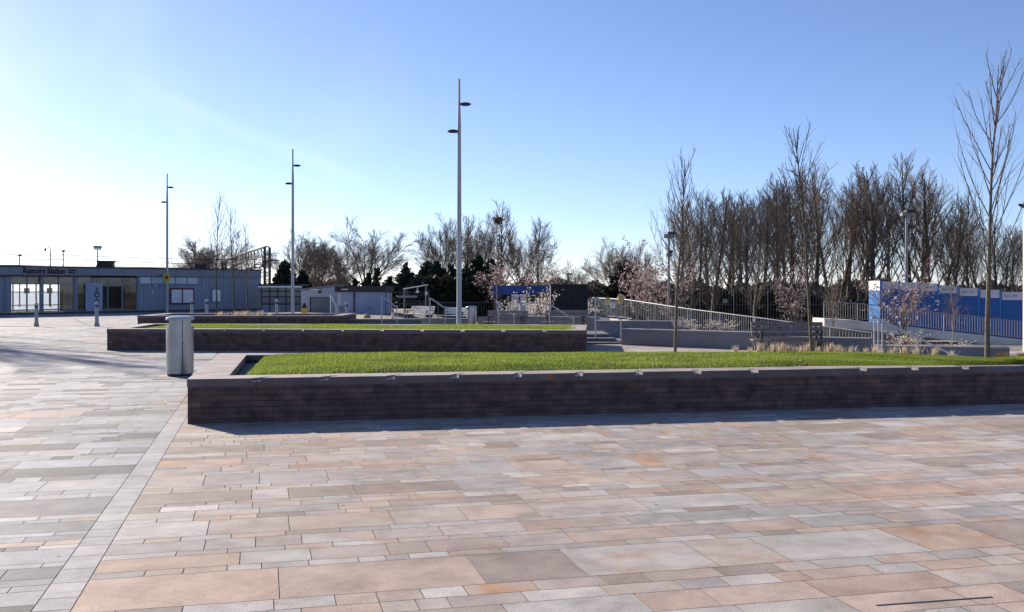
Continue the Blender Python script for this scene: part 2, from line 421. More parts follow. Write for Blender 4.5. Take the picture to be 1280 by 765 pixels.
# slot drain and small covers set in the paving
m = MB(); a, b = W(1095, 1.6 * F / (757 - HY)), W(1240, 1.6 * F / (746.5 - HY))
m.bar(a + Vector((0, 0, 0.0015)), b + Vector((0, 0, 0.0015)), 0.008, 0.005)
tag(m.build('slot_drain', M['darkstep']), 'thin dark slot drain in the buff paving at bottom right', 'drain')
c = W(1256, 1.6 * F / (759 - HY), 0.003)
m = MB(c); m.box(c.x - .06, c.x + .06, c.y - .05, c.y + .05, 0.001, 0.008)
tag(m.build('access_cover', M['galv'], bevel=.003), 'small square metal cover in the paving by the slot drain', 'cover')
m = MB(); a, b = W(90, 57, 0.003), W(114, 43, 0.003); m.bar(a, b, 0.09, 0.006)
tag(m.build('channel_drain', M['dark']), 'dark diagonal channel drain between the two left bollards by the station', 'drain')
m = MB()
for i in range(26):
    p = W(-6 + i * 1.75, 1.6 * F / (408.2 - HY)); m.lathe([(0.05, 0.002), (0.05, 0.012), (0.001, 0.016)], p, 8)
tag(m.build('tactile_studs', M['dark']), 'row of small dark tactile studs in the paving, far left', 'studs', kind='stuff')

# ------------------------------------------------------------------ raised lawn planters
def lerp(a, b, t): return a + (b - a) * t
def poly_at(P, t):
    t = max(0, min(1, t)) * (len(P) - 1); i = min(int(t), len(P) - 2); return lerp(P[i], P[i + 1], t - i)

def offset_poly(pts, d):
    """closed ccw polygon offset inwards by d"""
    n = len(pts); out = []
    for i in range(n):
        a, b, c = pts[i - 1], pts[i], pts[(i + 1) % n]
        e1 = (b - a).normalized(); e2 = (c - b).normalized()
        n1 = Vector((-e1.y, e1.x)); n2 = Vector((-e2.y, e2.x))
        k = n1 + n2; k = k / max(0.25, (k.dot(k) / 2))
        out.append(b + k * d)
    return out

def planter(name, label, front, rear, top, wall_t, cap_h, stone, notched, grp):
    pts = [Vector(p) for p in front] + [Vector(p) for p in reversed(rear)]
    base = pts[0]
    root = thing(name, label, 'planter', (base.x, base.y, 0), 0, grp)
    L0 = [p - base for p in pts]
    inn = offset_poly(L0, wall_t); n = len(L0)
    m = MB()
    for i in range(n):
        j = (i + 1) % n
        a, b, c, d = L0[i], L0[j], inn[j], inn[i]
        m.hexa([(a.x, a.y, -.05), (b.x, b.y, -.05), (c.x, c.y, -.05), (d.x, d.y, -.05)], [(a.x, a.y, top - cap_h), (b.x, b.y, top - cap_h), (c.x, c.y, top - cap_h), (d.x, d.y, top - cap_h)])
    def uv(co, nrm):
        t = Vector((-nrm.y, nrm.x)); 
        if t.length < .1: return (co.x, co.y)
        t.normalize(); return (co.x * t.x + co.y * t.y + 50, co.z + 50)
    m.build('brick_wall', M['brick'], root, uv=uv)
    outc = offset_poly(L0, -.008); innc = offset_poly(L0, wall_t + .03)
    rng = random.Random(3)
    for i in range(n):
        j = (i + 1) % n
        ln = (L0[j] - L0[i]).length; k = max(1, round(ln / stone))
        is_front = notched and i < len(front) - 1
        for q in range(k):
            t0, t1 = q / k, (q + 1) / k
            g = .004 / ln
            ta = t0 + (g if q else 0); tb = t1 - (g if q < k - 1 else 0)
            def P(t, s):
                o = lerp(outc[i], outc[j], t); ii = lerp(innc[i], innc[j], t); return lerp(o, ii, s)
            z0, z1 = top - cap_h + .0, top + rng.uniform(-.002, .002)
            sm = MB(); notch = []
            def blk(ta, tb, s0, s1, zt):
                a, b, c, d = P(ta, s0), P(tb, s0), P(tb, s1), P(ta, s1)
                sm.hexa([(a.x, a.y, z0), (b.x, b.y, z0), (c.x, c.y, z0), (d.x, d.y, z0)], [(a.x, a.y, zt), (b.x, b.y, zt), (c.x, c.y, zt), (d.x, d.y, zt)])
            if is_front:
                nw = .05 / ln
                l_n = q > 0; r_n = q < k - 1
                x0 = ta + (nw if l_n else 0); x1 = tb - (nw if r_n else 0)
                blk(x0, x1, 0, 1, z1)
                dep = .17 / (wall_t + .04)
                for on, ea, eb in ((l_n, ta, x0), (r_n, x1, tb)):
                    if not on: continue
                    blk(ea, eb, dep, 1, z1)
                    nm = MB(); a, b, c, d = P(ea, 0), P(eb, 0), P(eb, dep), P(ea, dep)
                    za, zb = z1 - .036, z1 - .004
                    sm.hexa([(a.x, a.y, z0), (b.x, b.y, z0), (c.x, c.y, z0), (d.x, d.y, z0)], [(a.x, a.y, za - .006), (b.x, b.y, za - .006), (c.x, c.y, zb - .006), (d.x, d.y, zb - .006)])
                    nm.hexa([(a.x, a.y, za - .0058), (b.x, b.y, za - .0058), (c.x, c.y, zb - .0058), (d.x, d.y, zb - .0058)], [(a.x, a.y, za), (b.x, b.y, za), (c.x, c.y, zb), (d.x, d.y, zb)])
                    notch.append(nm)
            else:
                blk(ta, tb, 0, 1, z1)
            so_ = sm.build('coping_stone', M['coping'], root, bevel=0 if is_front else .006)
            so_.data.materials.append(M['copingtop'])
            so_.data.polygons.foreach_set('material_index', [1 if p.normal.z > .9 else 0 for p in so_.data.polygons])  # upward faces take the painted sunlit tone, all others the shaded one
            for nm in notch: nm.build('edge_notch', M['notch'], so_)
    # soil bed inside
    inn2 = offset_poly(L0, wall_t - .01)
    m = MB(); m.prism([(p.x, p.y) for p in inn2], -.04, top - .13)
    m.build('gravel_bed', M['gravel'], root)
    return root

def lawn(name, label, front, rear, z0, hump, n_blades, seed, hmin, hmax, wmin, wmax, u0, u1, v0, v1, thick=.08):
    """grass: bumpy turf sheet and blades in one object; u along, v front to back"""
    rs = np.random.RandomState(seed)
    FR = np.array(front, float); RE = np.array(rear, float)
    def at(P, t):
        t = np.clip(t, 0, 1) * (len(P) - 1); i = np.minimum(t.astype(int), len(P) - 2); f = (t - i)[:, None]
        return P[i] * (1 - f) + P[i + 1] * f
    def pos(u, v):
        a = at(FR, u); b = at(RE, u); p = a * (1 - v[:, None]) + b * v[:, None]
        eu = np.minimum(1, np.minimum((u - u0) / .035, (u1 - u) / .02)); ev = np.minimum(1, np.minimum((v - v0) / .12, (v1 - v) / .12))
        e = np.clip(np.minimum(eu, ev), 0, 1)
        z = z0 + hump * (np.sqrt(np.clip(e, 0, 1))) + .018 * np.sin(p[:, 0] * 1.7 + 1) * np.sin(p[:, 1] * 2.3) * e
        return np.column_stack([p, z])
    nu, nv = 140, 40
    gu, gv = np.meshgrid(np.linspace(u0, u1, nu), np.linspace(v0, v1, nv))
    sv = pos(gu.ravel(), gv.ravel())
    # skirt
    q = []
    for j in range(nv - 1):
        for i in range(nu - 1):
            q.append((j * nu + i, j * nu + i + 1, (j + 1) * nu + i + 1, (j + 1) * nu + i))
    edge = [i for i in range(nu)] + [j * nu + nu - 1 for j in range(1, nv)] + [(nv - 1) * nu + i for i in range(nu - 2, -1, -1)] + [j * nu for j in range(nv - 2, 0, -1)]
    sk = sv[edge].copy(); sk[:, 2] -= thick; base = len(sv); ne = len(edge)
    for k in range(ne): q.append((edge[k], base + k, base + (k + 1) % ne, edge[(k + 1) % ne]))
    sv = np.vstack([sv, sk])
    q = np.array(q); tri = np.vstack([q[:, [0, 1, 2]], q[:, [0, 2, 3]]])
    cs = np.tile(np.array([.055, .085, .016, 1.0]), (len(sv), 1))
    u = rs.uniform(u0, u1, n_blades); v = rs.uniform(v0, v1, n_blades)
    p = pos(u, v); p[:, 2] -= .006
    ang = rs.uniform(0, 2 * np.pi, n_blades); w = rs.uniform(wmin, wmax, n_blades)
    clump = .5 + .5 * np.sin(p[:, 0] * 3.1 + 2 * np.sin(p[:, 1] * 2.2)) * np.sin(p[:, 1] * 4.3 + 1.5 * np.sin(p[:, 0] * 1.3))
    h = rs.uniform(hmin, hmax, n_blades) * (.75 + .4 * clump)
    dx = np.column_stack([np.cos(ang), np.sin(ang), np.zeros(n_blades)]) * w[:, None] / 2
    la = rs.uniform(0, 2 * np.pi, n_blades); lean = rs.uniform(.1, .75, n_blades) * h
    tip = p + np.column_stack([np.cos(la) * lean, np.sin(la) * lean, h])
    bv = np.empty((n_blades * 3, 3)); bv[0::3] = p - dx; bv[1::3] = p + dx; bv[2::3] = tip
    bt = (np.arange(n_blades * 3).reshape(-1, 3)) + len(sv)
    t = rs.rand(n_blades)[:, None]
    c = np.array([[.155, .245, .026]]) * (1 - t) + np.array([[.30, .37, .05]]) * t
    pat = .5 + .5 * np.sin(p[:, 0] * .9 + 1.3 * np.sin(p[:, 1] * 1.1)) * np.sin(p[:, 1] * 1.7 + np.sin(p[:, 0] * .5) * 2)
    c = c * (1 - .22 * pat[:, None] * np.array([[.1, .35, .3]])); dry = rs.rand(n_blades) < (.04 + .07 * pat); c[dry] = [.42, .42, .16]
    c = c * (.82 + .3 * clump[:, None])
    c = np.column_stack([c, np.ones(n_blades)])
    bc = np.repeat(c, 3, axis=0)
    o = np_mesh(name, np.vstack([sv, bv]), np.vstack([tri, bt]), M['blade'], None, np.vstack([cs, bc]))
    tag(o, label, 'lawn', kind='stuff')

GP = 'raised lawn planters with dark brick walls'
P1f = [(-3.86, 11.9), (4.0, 13.41), (7.03, 13.99), (10.2, 15.2)]
P1r = [(-4.88, 16.75), (4.9, 16.9), (7.3, 15.15), (10.0, 16.5)]
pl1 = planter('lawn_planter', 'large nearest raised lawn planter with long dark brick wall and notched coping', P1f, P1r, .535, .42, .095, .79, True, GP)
lawn('lawn', 'bright green grass filling the nearest long planter', P1f, P1r, .495, .075, 360000, 5, .016, .038, .006, .012, .0255, .985, .125, .97)
A_, B_ = Vector(P1f[0]), Vector(P1f[1]); dl = (B_ - A_).normalized(); kx = (687.5 - CX) / F
sl_ = (kx * A_.y - A_.x) / (dl.x - kx * dl.y); nl = Vector((dl.y, -dl.x))
st_ = MB(); rg = random.Random(2)
c_ = A_ + dl * sl_ - A_
ring = [(math.cos(a) * .045 * rg.uniform(.6, 1.2), math.sin(a) * .036 * rg.uniform(.7, 1.2)) for a in np.linspace(0, 2 * math.pi, 15)[:-1]]
vs = []
for off in (.0085, .0115): vs += [(c_.x + dl.x * u + nl.x * off, c_.y + dl.y * u + nl.y * off, .485 + w) for u, w in ring]
st_.add(vs, [tuple(range(14)), tuple(range(14, 28))[::-1]] + [(i, 14 + i, 14 + (i + 1) % 14, (i + 1) % 14) for i in range(14)])
so_ = st_.build('paint_stain', M['stain'], pl1); so_['label'] = 'bright orange stain on the coping edge'
P2f = [(-10.65, 26.3), (1.86, 25.3)]
P2r = [(-11.2, 30.4), (2.2, 29.4)]
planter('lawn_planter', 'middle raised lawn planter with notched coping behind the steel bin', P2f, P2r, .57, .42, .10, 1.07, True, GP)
lawn('lawn', 'strip of green grass in the middle planter behind the steel bin', P2f, P2r, .525, .03, 120000, 6, .02, .05, .012, .022, .065, .985, .09, .97)
P3f = [(-16.1, 43.0), (-7.4, 43.2)]
P3r = [(-16.4, 47.5), (-7.4, 47.5)]
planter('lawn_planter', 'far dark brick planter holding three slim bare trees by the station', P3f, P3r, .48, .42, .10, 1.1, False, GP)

# ------------------------------------------------------------------ litter bins
def make_bin(label, loc, rz):
    t = thing('litter_bin', label, 'litter bin', loc, rz, 'steel litter bins')
    MB().lathe([(.001, .0), (.225, .0), (.225, .045), (.001, .045)], n=32).build('plinth', M['black'], t, True)
    b = MB(); b.lathe([(.238, .045), (.245, .05), (.245, .925), (.20, .93)], n=40)
    for a in (90, 270):
        b.lathe([(.245, .925), (.245, 1.035)], n=14, a0=R(a - 52), a1=R(a + 52))
        b.lathe([(.205, .925), (.205, 1.035)], n=14, a0=R(a - 52), a1=R(a + 52))
    b.build('body', M['steel'], t, True)
    MB().lathe([(.19, .925), (.19, 1.035)], n=24).build('aperture', M['black'], t, True)
    MB().lathe([(.001, 1.035), (.252, 1.035), (.254, 1.04), (.254, 1.075), (.245, 1.088), (.15, 1.108), (.06, 1.116), (.001, 1.117)], n=40).build('lid', M['steel'], t, True)
    s = MB(); s.box(.035, .047, -.2475, -.225, .05, 1.03); s.build('door_seam', M['black'], t)
    k = MB(); k.lathe([(.012, 0), (.012, .004), (.001, .004)], (0, 0, 0), 10); o = k.build('lock', M['dark'], t); o.location = (.06, -.243, .62); o.rotation_euler = (R(90), 0, 0)
    return t
bin0 = make_bin('tall round brushed steel litter bin beside the corner of the nearest planter', W(225, 18.6), math.atan2(6.17, 18.6))
pb = W(589.5, 46.5); pb.z = terrain(pb.x, pb.y)
copy_thing(bin0, pb, R(20), 'far grey steel litter bin just right of the tallest lamp post')

# ------------------------------------------------------------------ lamp posts
def make_lamp(label, loc, rz=0):
    t = thing('lamp_post', label, 'lamp post', loc, rz, 'slim tapered lamp posts with two disc lanterns')
    MB().lathe([(.105, -.3), (.105, .5), (.098, .52), (.088, 4.0), (.07, 8.0), (.045, 8.9), (.042, 9.78), (.001, 9.8)], n=20).build('pole', M['pole'], t, True)
    m = MB(); m.lathe([(.17, 0), (.17, .02), (.001, .02)], n=20); m.build('base_plate', M['galv'], t)
    for sgn, z in ((1, 8.82), (-1, 7.78)):
        h = MB(); h.lathe([(.001, -.06), (.14, -.055), (.20, -.02), (.205, .0), (.18, .03), (.10, .055), (.001, .062)], (sgn * .24, 0, z), 20, 1.08, 1.0)
        ho = h.build('lantern', M['black'], t, True)
        k = MB(); k.tube([(0, 0, z), (sgn * .12, 0, z)], .028, 8); k.build('bracket', M['pole'], ho)
    return t
lamp0 = make_lamp('tallest grey lamp post, in the centre, behind the middle planter', W(574, 38.4, terrain(-2, 38.4)))
copy_thing(lamp0, W(366, 58.2, 0), 0, 'mid height grey lamp post left of centre behind the far planter')
lp3 = copy_thing(lamp0, W(209, 70.6, 0), 0, 'shortest looking lamp post with a yellow sign in front of the station wall')
m = MB(); z = ZY(346.5, 70.6); m.box(-.24, .24, -.11, -.085, z - .27, z + .27)
s = m.build('warning_sign', M['yellow'], lp3, bevel=.01); s['label'] = 'square yellow warning sign on the pole'
m = MB(); m.box(-.10, .10, -.1135, -.111, z - .12, z + .10); m.build('sign_symbol', M['redframe'], s)
# the white column at the right edge
q = W(1286, 26); q.z = terrain(q.x, q.y)
t = thing('lamp_column', 'white lamp column with black lantern at the right edge of the view', 'lamp post', q)
MB().lathe([(.14, -.1), (.135, 3.5 - q.z), (.10, 3.6 - q.z), (.001, 3.62 - q.z)], n=20).build('column', M['whitepole'], t, True)
m = MB(); m.tube([(.1, 0, 3.72 - q.z), (-.18, 0, 3.78 - q.z), (-.27, 0, 3.82 - q.z)], [.06, .05, .02], 8); m.tube([(0, 0, 3.6 - q.z), (0, 0, 3.75 - q.z)], .05, 8)
m.build('lantern', M['black'], t, True)

# ------------------------------------------------------------------ bollards
def make_bollard(label, loc):
    t = thing('bollard', label, 'bollard', loc, 0, 'steel bollards in front of the station')
    MB().lathe([(.105, 0), (.105, .10), (.075, .2), (.072, .84)], n=18).build('shaft', M['galv'], t, True)
    MB().lathe([(.0745, .80), (.0745, .90)], n=18).build('dark_band', M['dark'], t, True)
    MB().lathe([(.072, .90), (.078, .905), (.078, .97), (.06, 1.02), (.001, 1.04)], n=18).build('cap', M['pole'], t, True)
    return t
bol = make_bollard('leftmost steel bollard, out on the paving before the station doors', W(45.5, 43.3))
for px, D, sc, lab in ((121, 43.3, 1.05, 'second steel bollard from the left, left of the far planter'),
                       (240, 50, 1.1, 'steel bollard beside the red framed notice case at the station'),
                       (258.5, 50, 1.1, 'steel bollard right of the red notice case and left of the slim trees'),
                       (346, 51, 1.08, 'steel bollard standing left of the mid height lamp post'),
                       (433.5, 50, .95, 'steel bollard beside the tilted panel at the blue grey cabin')):
    copy_thing(bol, W(px, D, terrain((px - CX) / F * D, D)), 0, lab, sc)

# ------------------------------------------------------------------ station building
P0 = Vector((-32.26, 63.0)); P1 = Vector((-19.4, 77.0))
DIR = (P1 - P0).normalized(); ANG = math.atan2(DIR.y, DIR.x)
def sx(px):   # distance along the front where the view ray at px meets it
    k = (px - CX) / F
    # P0 + s*DIR : x = k*y
    return (k * P0.y - P0.x) / (DIR.x - k * DIR.y)
def sD(px): return P0.y + sx(px) * DIR.y
def sz(px, py): return ZY(py, sD(px))
st = thing('station_building', 'long low blue grey railway station with glazed entrance at far left', 'station', (P0.x, P0.y, 0), ANG)
XL, XR, DEP = -9.0, sx(325), 7.0
ZT, ZF = 3.05, 2.55
x14, x92, x97, x172 = sx(14), sx(93), sx(97), sx(172)
m = MB(); m.box(XL, XR + .05, -.28, DEP + .2, ZT, ZT + .09); m.build('roof', M['black'], st)
m = MB()
xx = XL
while xx < XR - .01:
    x2 = min(xx + 1.9, XR); m.box(xx + .012, x2 - .012, -.20, -.02, ZF, ZT - .002); xx = x2
m.build('fascia', M['clad2'], st)
m = MB(); m.box(XL, x97, -.215, 0.0, ZF - .12, ZF - .003); m.build('canopy_edge', M['redframe'], st)
# cladding wall with vertical ribs, left stub and right run
def clad_wall(x0, x1, y0=0.0):
    m = MB(); m.box(x0, x1, y0, y0 + .15, .14, ZF - .003)
    x = x0 + .15
    while x < x1 - .05:
        m.box(x - .02, x + .02, y0 - .022, y0 - .001, .15, ZF - .01); x += .30
    return m.build('cladding_wall', M['clad'], st)
w1 = clad_wall(XL, sx(5)); w2 = clad_wall(x172, XR)
m = MB(); m.box(XL, XR, -.05, .12, 0.0, .135); m.build('plinth', M['dark'], st)
m = MB(); m.box(x172, XR, -.028, -.0245, sz(300, 357.2), sz(300, 356.6)); m.box(XR, XR + .1, 0, DEP, 0, ZT - .003); m.build('end_wall', M['clad2'], st)
# glazing: entrance and side windows
def screen(x0, x1, cols, trans, y, pane_mat):
    f = MB()
    for i in range(cols + 1):
        x = x0 + (x1 - x0) * i / cols; f.box(x - .035, x + .035, y, y + .1, .14, ZF - .12)
    for z in trans: f.box(x0, x1, y + .004, y + .096, z - .03, z + .03)
    w = f.build('window', M['clad2'], st)
    g = MB(); g.box(x0, x1, y + .045, y + .055, .15, ZF - .13); g.build('pane', pane_mat, w)
    return w
screen(x14, x92, 4, (.18, sz(50, 355)), .06, M['glass'])
screen(x97, x172, 4, (.18, sz(140, 354)), .06, M['glass'])
for ca, cb in ((50.5, 54), (93, 97), (5.2, 7)):
    m = MB(); m.box(sx(ca), sx(cb), -.04, .19, .14, ZF - .125); m.build('column', M['clad2'], st)
m = MB(); m.box(sx(8), x14 - .04, .05, .15, .14, ZF - .12); m.build('side_panel', M['clad'], st)
# inside
m = MB(); m.box(XL + .1, XR - .1, .16, DEP - .1, 0.0, .02); m.build('floor', M['concrete'], st)
m = MB(); m.box(XL + .1, XR - .1, .16, DEP - .1, ZF + .1, ZT - .01); m.build('ceiling', M['interior'], st)
m = MB(); m.box(x14, sx(80) + 2.4, 1.3, 1.36, sz(50, 355.5), ZF + .09); m.build('header_panel', M['interior'], st)
screen(x14 - 2, sx(76) + 2.8, 5, (.5,), DEP - .12, M['glass'])
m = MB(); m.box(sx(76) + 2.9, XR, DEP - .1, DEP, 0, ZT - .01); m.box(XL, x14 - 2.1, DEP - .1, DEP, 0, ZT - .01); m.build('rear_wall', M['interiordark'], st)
m = MB(); m.box(sx(80) + 1.02, sx(91) + 1.02, 2.4, 2.5, .02, 2.2); m.build('partition', M['interior'], st)
m = MB(); m.box(sx(107), sx(128), -.02, .055, .15, sz(118, 353.5))
pz = m.build('blue_panel', M['bluewall'], st)
for ch, y in (('S', 363), ('O', 369), ('I', 374), ('D', 378.5)):
    text_mesh(ch, .46, .004, M['black'], pz, (sx(121), -.027, sz(121, y)), offset=.012)
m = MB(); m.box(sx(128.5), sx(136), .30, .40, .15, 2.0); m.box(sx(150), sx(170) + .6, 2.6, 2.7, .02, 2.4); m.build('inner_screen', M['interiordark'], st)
# station name and double arrow emblem
text_mesh('Runcorn Station', .50, .012, M['redletter'], st, (sx(27), -.212, (ZF + ZT) / 2), False, sx(79.5) - sx(27), .022)
m = MB(); x0, x1 = sx(83), sx(93.5); zc = (ZF + ZT) / 2; yy = -.213
m.box(x0, x1, yy, yy + .01, zc + .045, zc + .095); m.box(x0, x1, yy, yy + .01, zc - .095, zc - .045)
xm = (x0 + x1) / 2; wd = .10
def para(ax, az, bx, bz, w=.09): m.hexa([(ax - w, yy - .001, az), (ax + w, yy - .001, az), (ax + w, yy + .011, az), (ax - w, yy + .011, az)], [(bx - w, yy - .001, bz), (bx + w, yy - .001, bz), (bx + w, yy + .011, bz), (bx - w, yy + .011, bz)])
para(xm - .22, zc - .045, xm + .22, zc + .045)
para(xm - .22, zc + .18, xm + .22, zc + .095); para(xm - .22, zc - .095, xm + .22, zc - .18)
m.build('rail_emblem', M['redletter'], st)
# clerestory windows
m = MB(); a, b = sx(174), sx(248); zt, zb = sz(210, 347), sz(210, 354.5)
m.box(a, b, -.05, -.026, zb - .07, zb); m.box(a, b, -.05, -.026, zt, zt + .07)
n = 5
for i in range(n + 1):
    x = a + (b - a) * i / n; m.box(x - .04, x + .04, -.049, -.0255, zb, zt)
w = m.build('clerestory_window', M['clad2'], st)
m = MB(); m.box(a, b, -.0245, -.0235, zb, zt); m.build('pane', M['palepane'], w)
m = MB()
for px in (194, 255): m.ellipsoid((sx(px), -.06, sz(px, 357)), .09, .09, .06)
for px in (190,): m.box(sx(px) - .05, sx(px) + .05, -.08, -.0235, sz(px, 365) - .08, sz(px, 365) + .08)
m.build('wall_light', M['white'], st)
# roof plant, standing on the roof
def vent(label, pa, pb_, yt, yb):
    D = sD((pa + pb_) / 2) + 1.2
    c = W((pa + pb_) / 2, D, ZT + .09); w = (pb_ - pa) / F * D / 2; h = ZY(yt, D) - c.z
    t = thing('roof_vent', label, 'roof vent', c, R(12), 'black roof vents on the station')
    m = MB(); m.hexa([(-w, -w * .8, 0), (w * .86, -w * .8, 0), (w * .86, w * .8, 0), (-w, w * .8, 0)], [(-w * .82, -w * .8, h * .8), (w * .86, -w * .8, h * .8), (w * .86, w * .8, h * .8), (-w * .82, w * .8, h * .8)]); m.build('housing', M['black'], t)
    m = MB(); m.box(-w * .9, w, -w * .9, w * .9, h * .8, h); m.build('cowl', M['black'], t)
vent('black roof vent above the station windows, right of the entrance', 122, 143, 326, 335)
vent('smaller black roof vent above the red notice case', 243, 259, 330.5, 338)
# boards fixed to the wall
def board(name, label, pa, pb_, ya, yb, frame, sheets, pm, cat):
    px = (pa + pb_) / 2; s = sx(px); w = (sx(pb_) - sx(pa)) / 2; zt, zb = sz(px, ya), sz(px, yb)
    c = P0 + DIR * s
    nrm = Vector((DIR.y, -DIR.x))
    c2 = c + nrm * .03
    t = thing(name, label, cat, (c2.x, c2.y, zb), ANG)
    h = zt - zb
    m = MB(); m.box(-w, w, -.05, 0, 0, h); m.build('case', frame, t, bevel=.01)
    for i in range(sheets):
        a = -w + .11 + i * (2 * w - .11) / sheets; b = a + (2 * w - .11) / sheets - .11
        m = MB(); m.box(a, b, -.056, -.0505, .12, h - .12); m.build('poster', pm, t)
board('notice_case', 'double notice case with maroon frame and two posters on station wall', 212, 242.5, 360, 380.5, M['redframe'], 2, M['paper'], 'notice board')
board('notice_case', 'single grey framed notice case on station wall left of slim trees', 263.5, 276.5, 360.5, 378.5, M['clad2'], 1, M['white'], 'notice board')

# platform, lamps, wires and gantry beyond the station
m = MB(); m.prism([(-60, 66), (-41.5, 66), (-35, 80), (-44, 110), (-180, 420), (-290, 420)], -.02, .10)
o = m.build('platform', M['platform']); o['kind'] = 'structure'
def plat_lamp(label, px, ytop, D, kind):
    zt = ZY(ytop, D)
    t = thing('platform_lamp', label, 'lamp', W(px, D, .1), 0, 'platform lamps behind the station'); zt -= .1
    if kind == 'swan':
        MB().tube([(0, 0, 0), (0, 0, zt - .3), (0, 0, zt - .3)], [.06, .04, .04], 8).build('pole', M['dark'], t, True)
        m = MB(); m.tube([(.0, 0, zt - .32)] + [(-.22 + .22 * math.cos(a), 0, zt - .3 + .3 * math.sin(a)) for a in np.linspace(0, 2.7, 9)], .03, 8); m.build('arm', M['dark'], t, True)
        MB().ellipsoid((-.44, 0, zt - .28), .10, .10, .13).build('lantern', M['dark'], t, True)
    elif kind == 'disc':
        MB().tube([(0, 0, 0), (0, 0, zt - .1)], [.06, .05], 8).build('pole', M['galv'], t, True)
        MB().ellipsoid((0, 0, zt - .08), .20, .20, .09).build('lantern', M['black'], t, True)
    else:
        MB().tube([(0, 0, 0), (0, 0, zt - .3)], [.07, .05], 8).build('pole', M['pole'], t, True)
        m = MB(); m.box(-.30, .30, -.2, .2, zt - .14, zt); m.build('canopy', M['black'], t, bevel=.02)
        m = MB(); m.box(-.27, .27, -.18, .18, zt - .32, zt - .142); m.build('lantern', M['white'], t, bevel=.02)
plat_lamp('leftmost small disc lamp above the station roof', 24.5, 318, 86, 'disc')
plat_lamp('swan neck lamp above the station entrance sign', 63, 308, 86, 'swan')
plat_lamp('taller disc lamp above the end of the station sign', 79, 312.5, 86, 'disc')
plat_lamp('square headed lamp beside the larger black roof vent', 122, 307.5, 84, 'square')
# signs and posts seen through the entrance
for px, yt, D, lab in ((33.5, 356, 92, 'dark post seen through left half of station entrance'), (62, 356, 92, 'dark post seen just right of the station entrance column')):
    t = thing('signal_post', lab, 'post', W(px, D, .1)); h = ZY(yt, D)
    MB().tube([(0, 0, 0), (0, 0, h)], .06, 8).build('pole', M['dark'], t, True)
    m = MB(); m.box(-.22, .22, -.1, .1, h - .9, h - .4); m.build('signal_head', M['black'], t, bevel=.02)
for i, (y0, y1, lab) in enumerate(((316.5, 322, 'highest faint overhead wire above the station roof'), (322.5, 327.6, 'middle overhead wire above the station roof'), (330, 333.3, 'lowest overhead wire just above the station roof'))):
    m = MB(); a = WP(-260, y0 - (y1 - y0) * 1.1, 86); b = WP(330, y1 + (y1 - y0) * .5, 118)
    pts = [a.lerp(b, k / 16) - Vector((0, 0, .12 * math.sin(math.pi * ((k % 8) / 8)))) for k in range(17)]
    m.tube(pts, .032, 5)
    tag(m.build('overhead_wire', M['dark']), lab, 'wire', 'overhead railway wires')
gA = W(334, 84); gB = W(280, 124)
t = thing('overhead_gantry', 'dark steel lattice railway gantry rising behind the right end of station', 'gantry', (gA.x, gA.y, 0))
o_ = Vector((gA.x, gA.y, 0)); zt = ZY(309, 84); gd = (gB - gA); gd.normalize()
def lattice(m, a, b, w, nseg, r=.035, ws=None):
    a = Vector(a); b = Vector(b); d = (b - a).normalized(); u = Vector((0, 0, 1)) if abs(d.z) < .9 else Vector((1, 0, 0))
    s1 = u * w / 2; s2 = d.cross(u).normalized() * (ws or w) / 2
    cs = [s1 + s2, s1 - s2, -s1 - s2, -s1 + s2]
    for c in cs: m.bar(a + c, b + c, r * 2, r * 2)
    for k in range(nseg):
        p = a.lerp(b, k / nseg); q = a.lerp(b, (k + 1) / nseg)
        for i in range(4):
            c1, c2 = cs[i], cs[(i + 1) % 4]
            m.bar(p + c1, q + c2, r * .9, r * .9); m.bar(p + c1, p + c2, r, r)
    return m
lattice(MB(o_), gA + Vector((0, 0, -.3)), gA + Vector((0, 0, zt)), .42, 9, .05).build('mast', M['rustmast'], t)
lattice(MB(o_), gB + Vector((0, 0, 0)), gB + Vector((0, 0, zt)), .42, 9, .05).build('mast', M['rustmast'], t)
lattice(MB(o_), gA + Vector((0, 0, zt - .3)), gB + Vector((0, 0, zt - .3)), .75, 16, .04, .25).build('boom', M['rustmast'], t)
for k in range(7):
    p = gA + gd * (3.2 + k * 6.0) + Vector((0, 0, zt - .55))
    m = MB(o_); m.tube([p, p - Vector((0, 0, .95))], .05, 6); m.tube([p - Vector((0, 0, .9)), p + Vector((.7, -.1, -1.15))], .04, 6)
    m.ellipsoid(p - Vector((0, 0, .95)), .16, .16, .12, 8, 6)
    m.build('insulator', M['rustmast'], t)
m = MB(o_); m.tube([gA + Vector((.1, -.3, zt - 1.35)), gA + Vector((.55, -.3, zt - 1.2))], .04, 6); m.ellipsoid(gA + Vector((.75, -.3, zt - 1.12)), .38, .15, .09); m.build('floodlight', M['galv'], t)

# ------------------------------------------------------------------ middle ground: cabins and shelters
def zt_(y, D): return ZY(y, D)
D = 74; a, b = W(327, D), W(378, D); zr = zt_(357, D)
t = thing('glazed_walkway', 'low glazed walkway with dark roof joining the station to the pale cabin', 'walkway', (a.x, a.y, 0)); L_ = b.x - a.x
m = MB(); m.box(-.2, L_, -.2, 2.6, zr - .02, zr + .12); m.build('roof', M['black'], t)
m = MB(); m.box(-.2, L_, -.26, -.2, zr - .14, zr - .03); m.build('gutter', M['whitepole'], t)
m = MB()
for i in range(6): x = L_ * i / 5; m.box(x - .04, x + .04, -.05, .05, -1.0, zr - .02)
for y in (364, 371, 380): z = zt_(y, D); m.box(0, L_, -.035, .035, z - .05, z + .05)
f = m.build('frame', M['dark'], t)
m = MB(); m.box(0, L_, -.008, .008, zt_(380, D), zr - .05); m.build('pane', M['darkglass'], f)
m = MB(); m.box(0, L_, -.02, .02, -1, zt_(380, D) - .06); m.build('lower_panel', M['clad'], t)

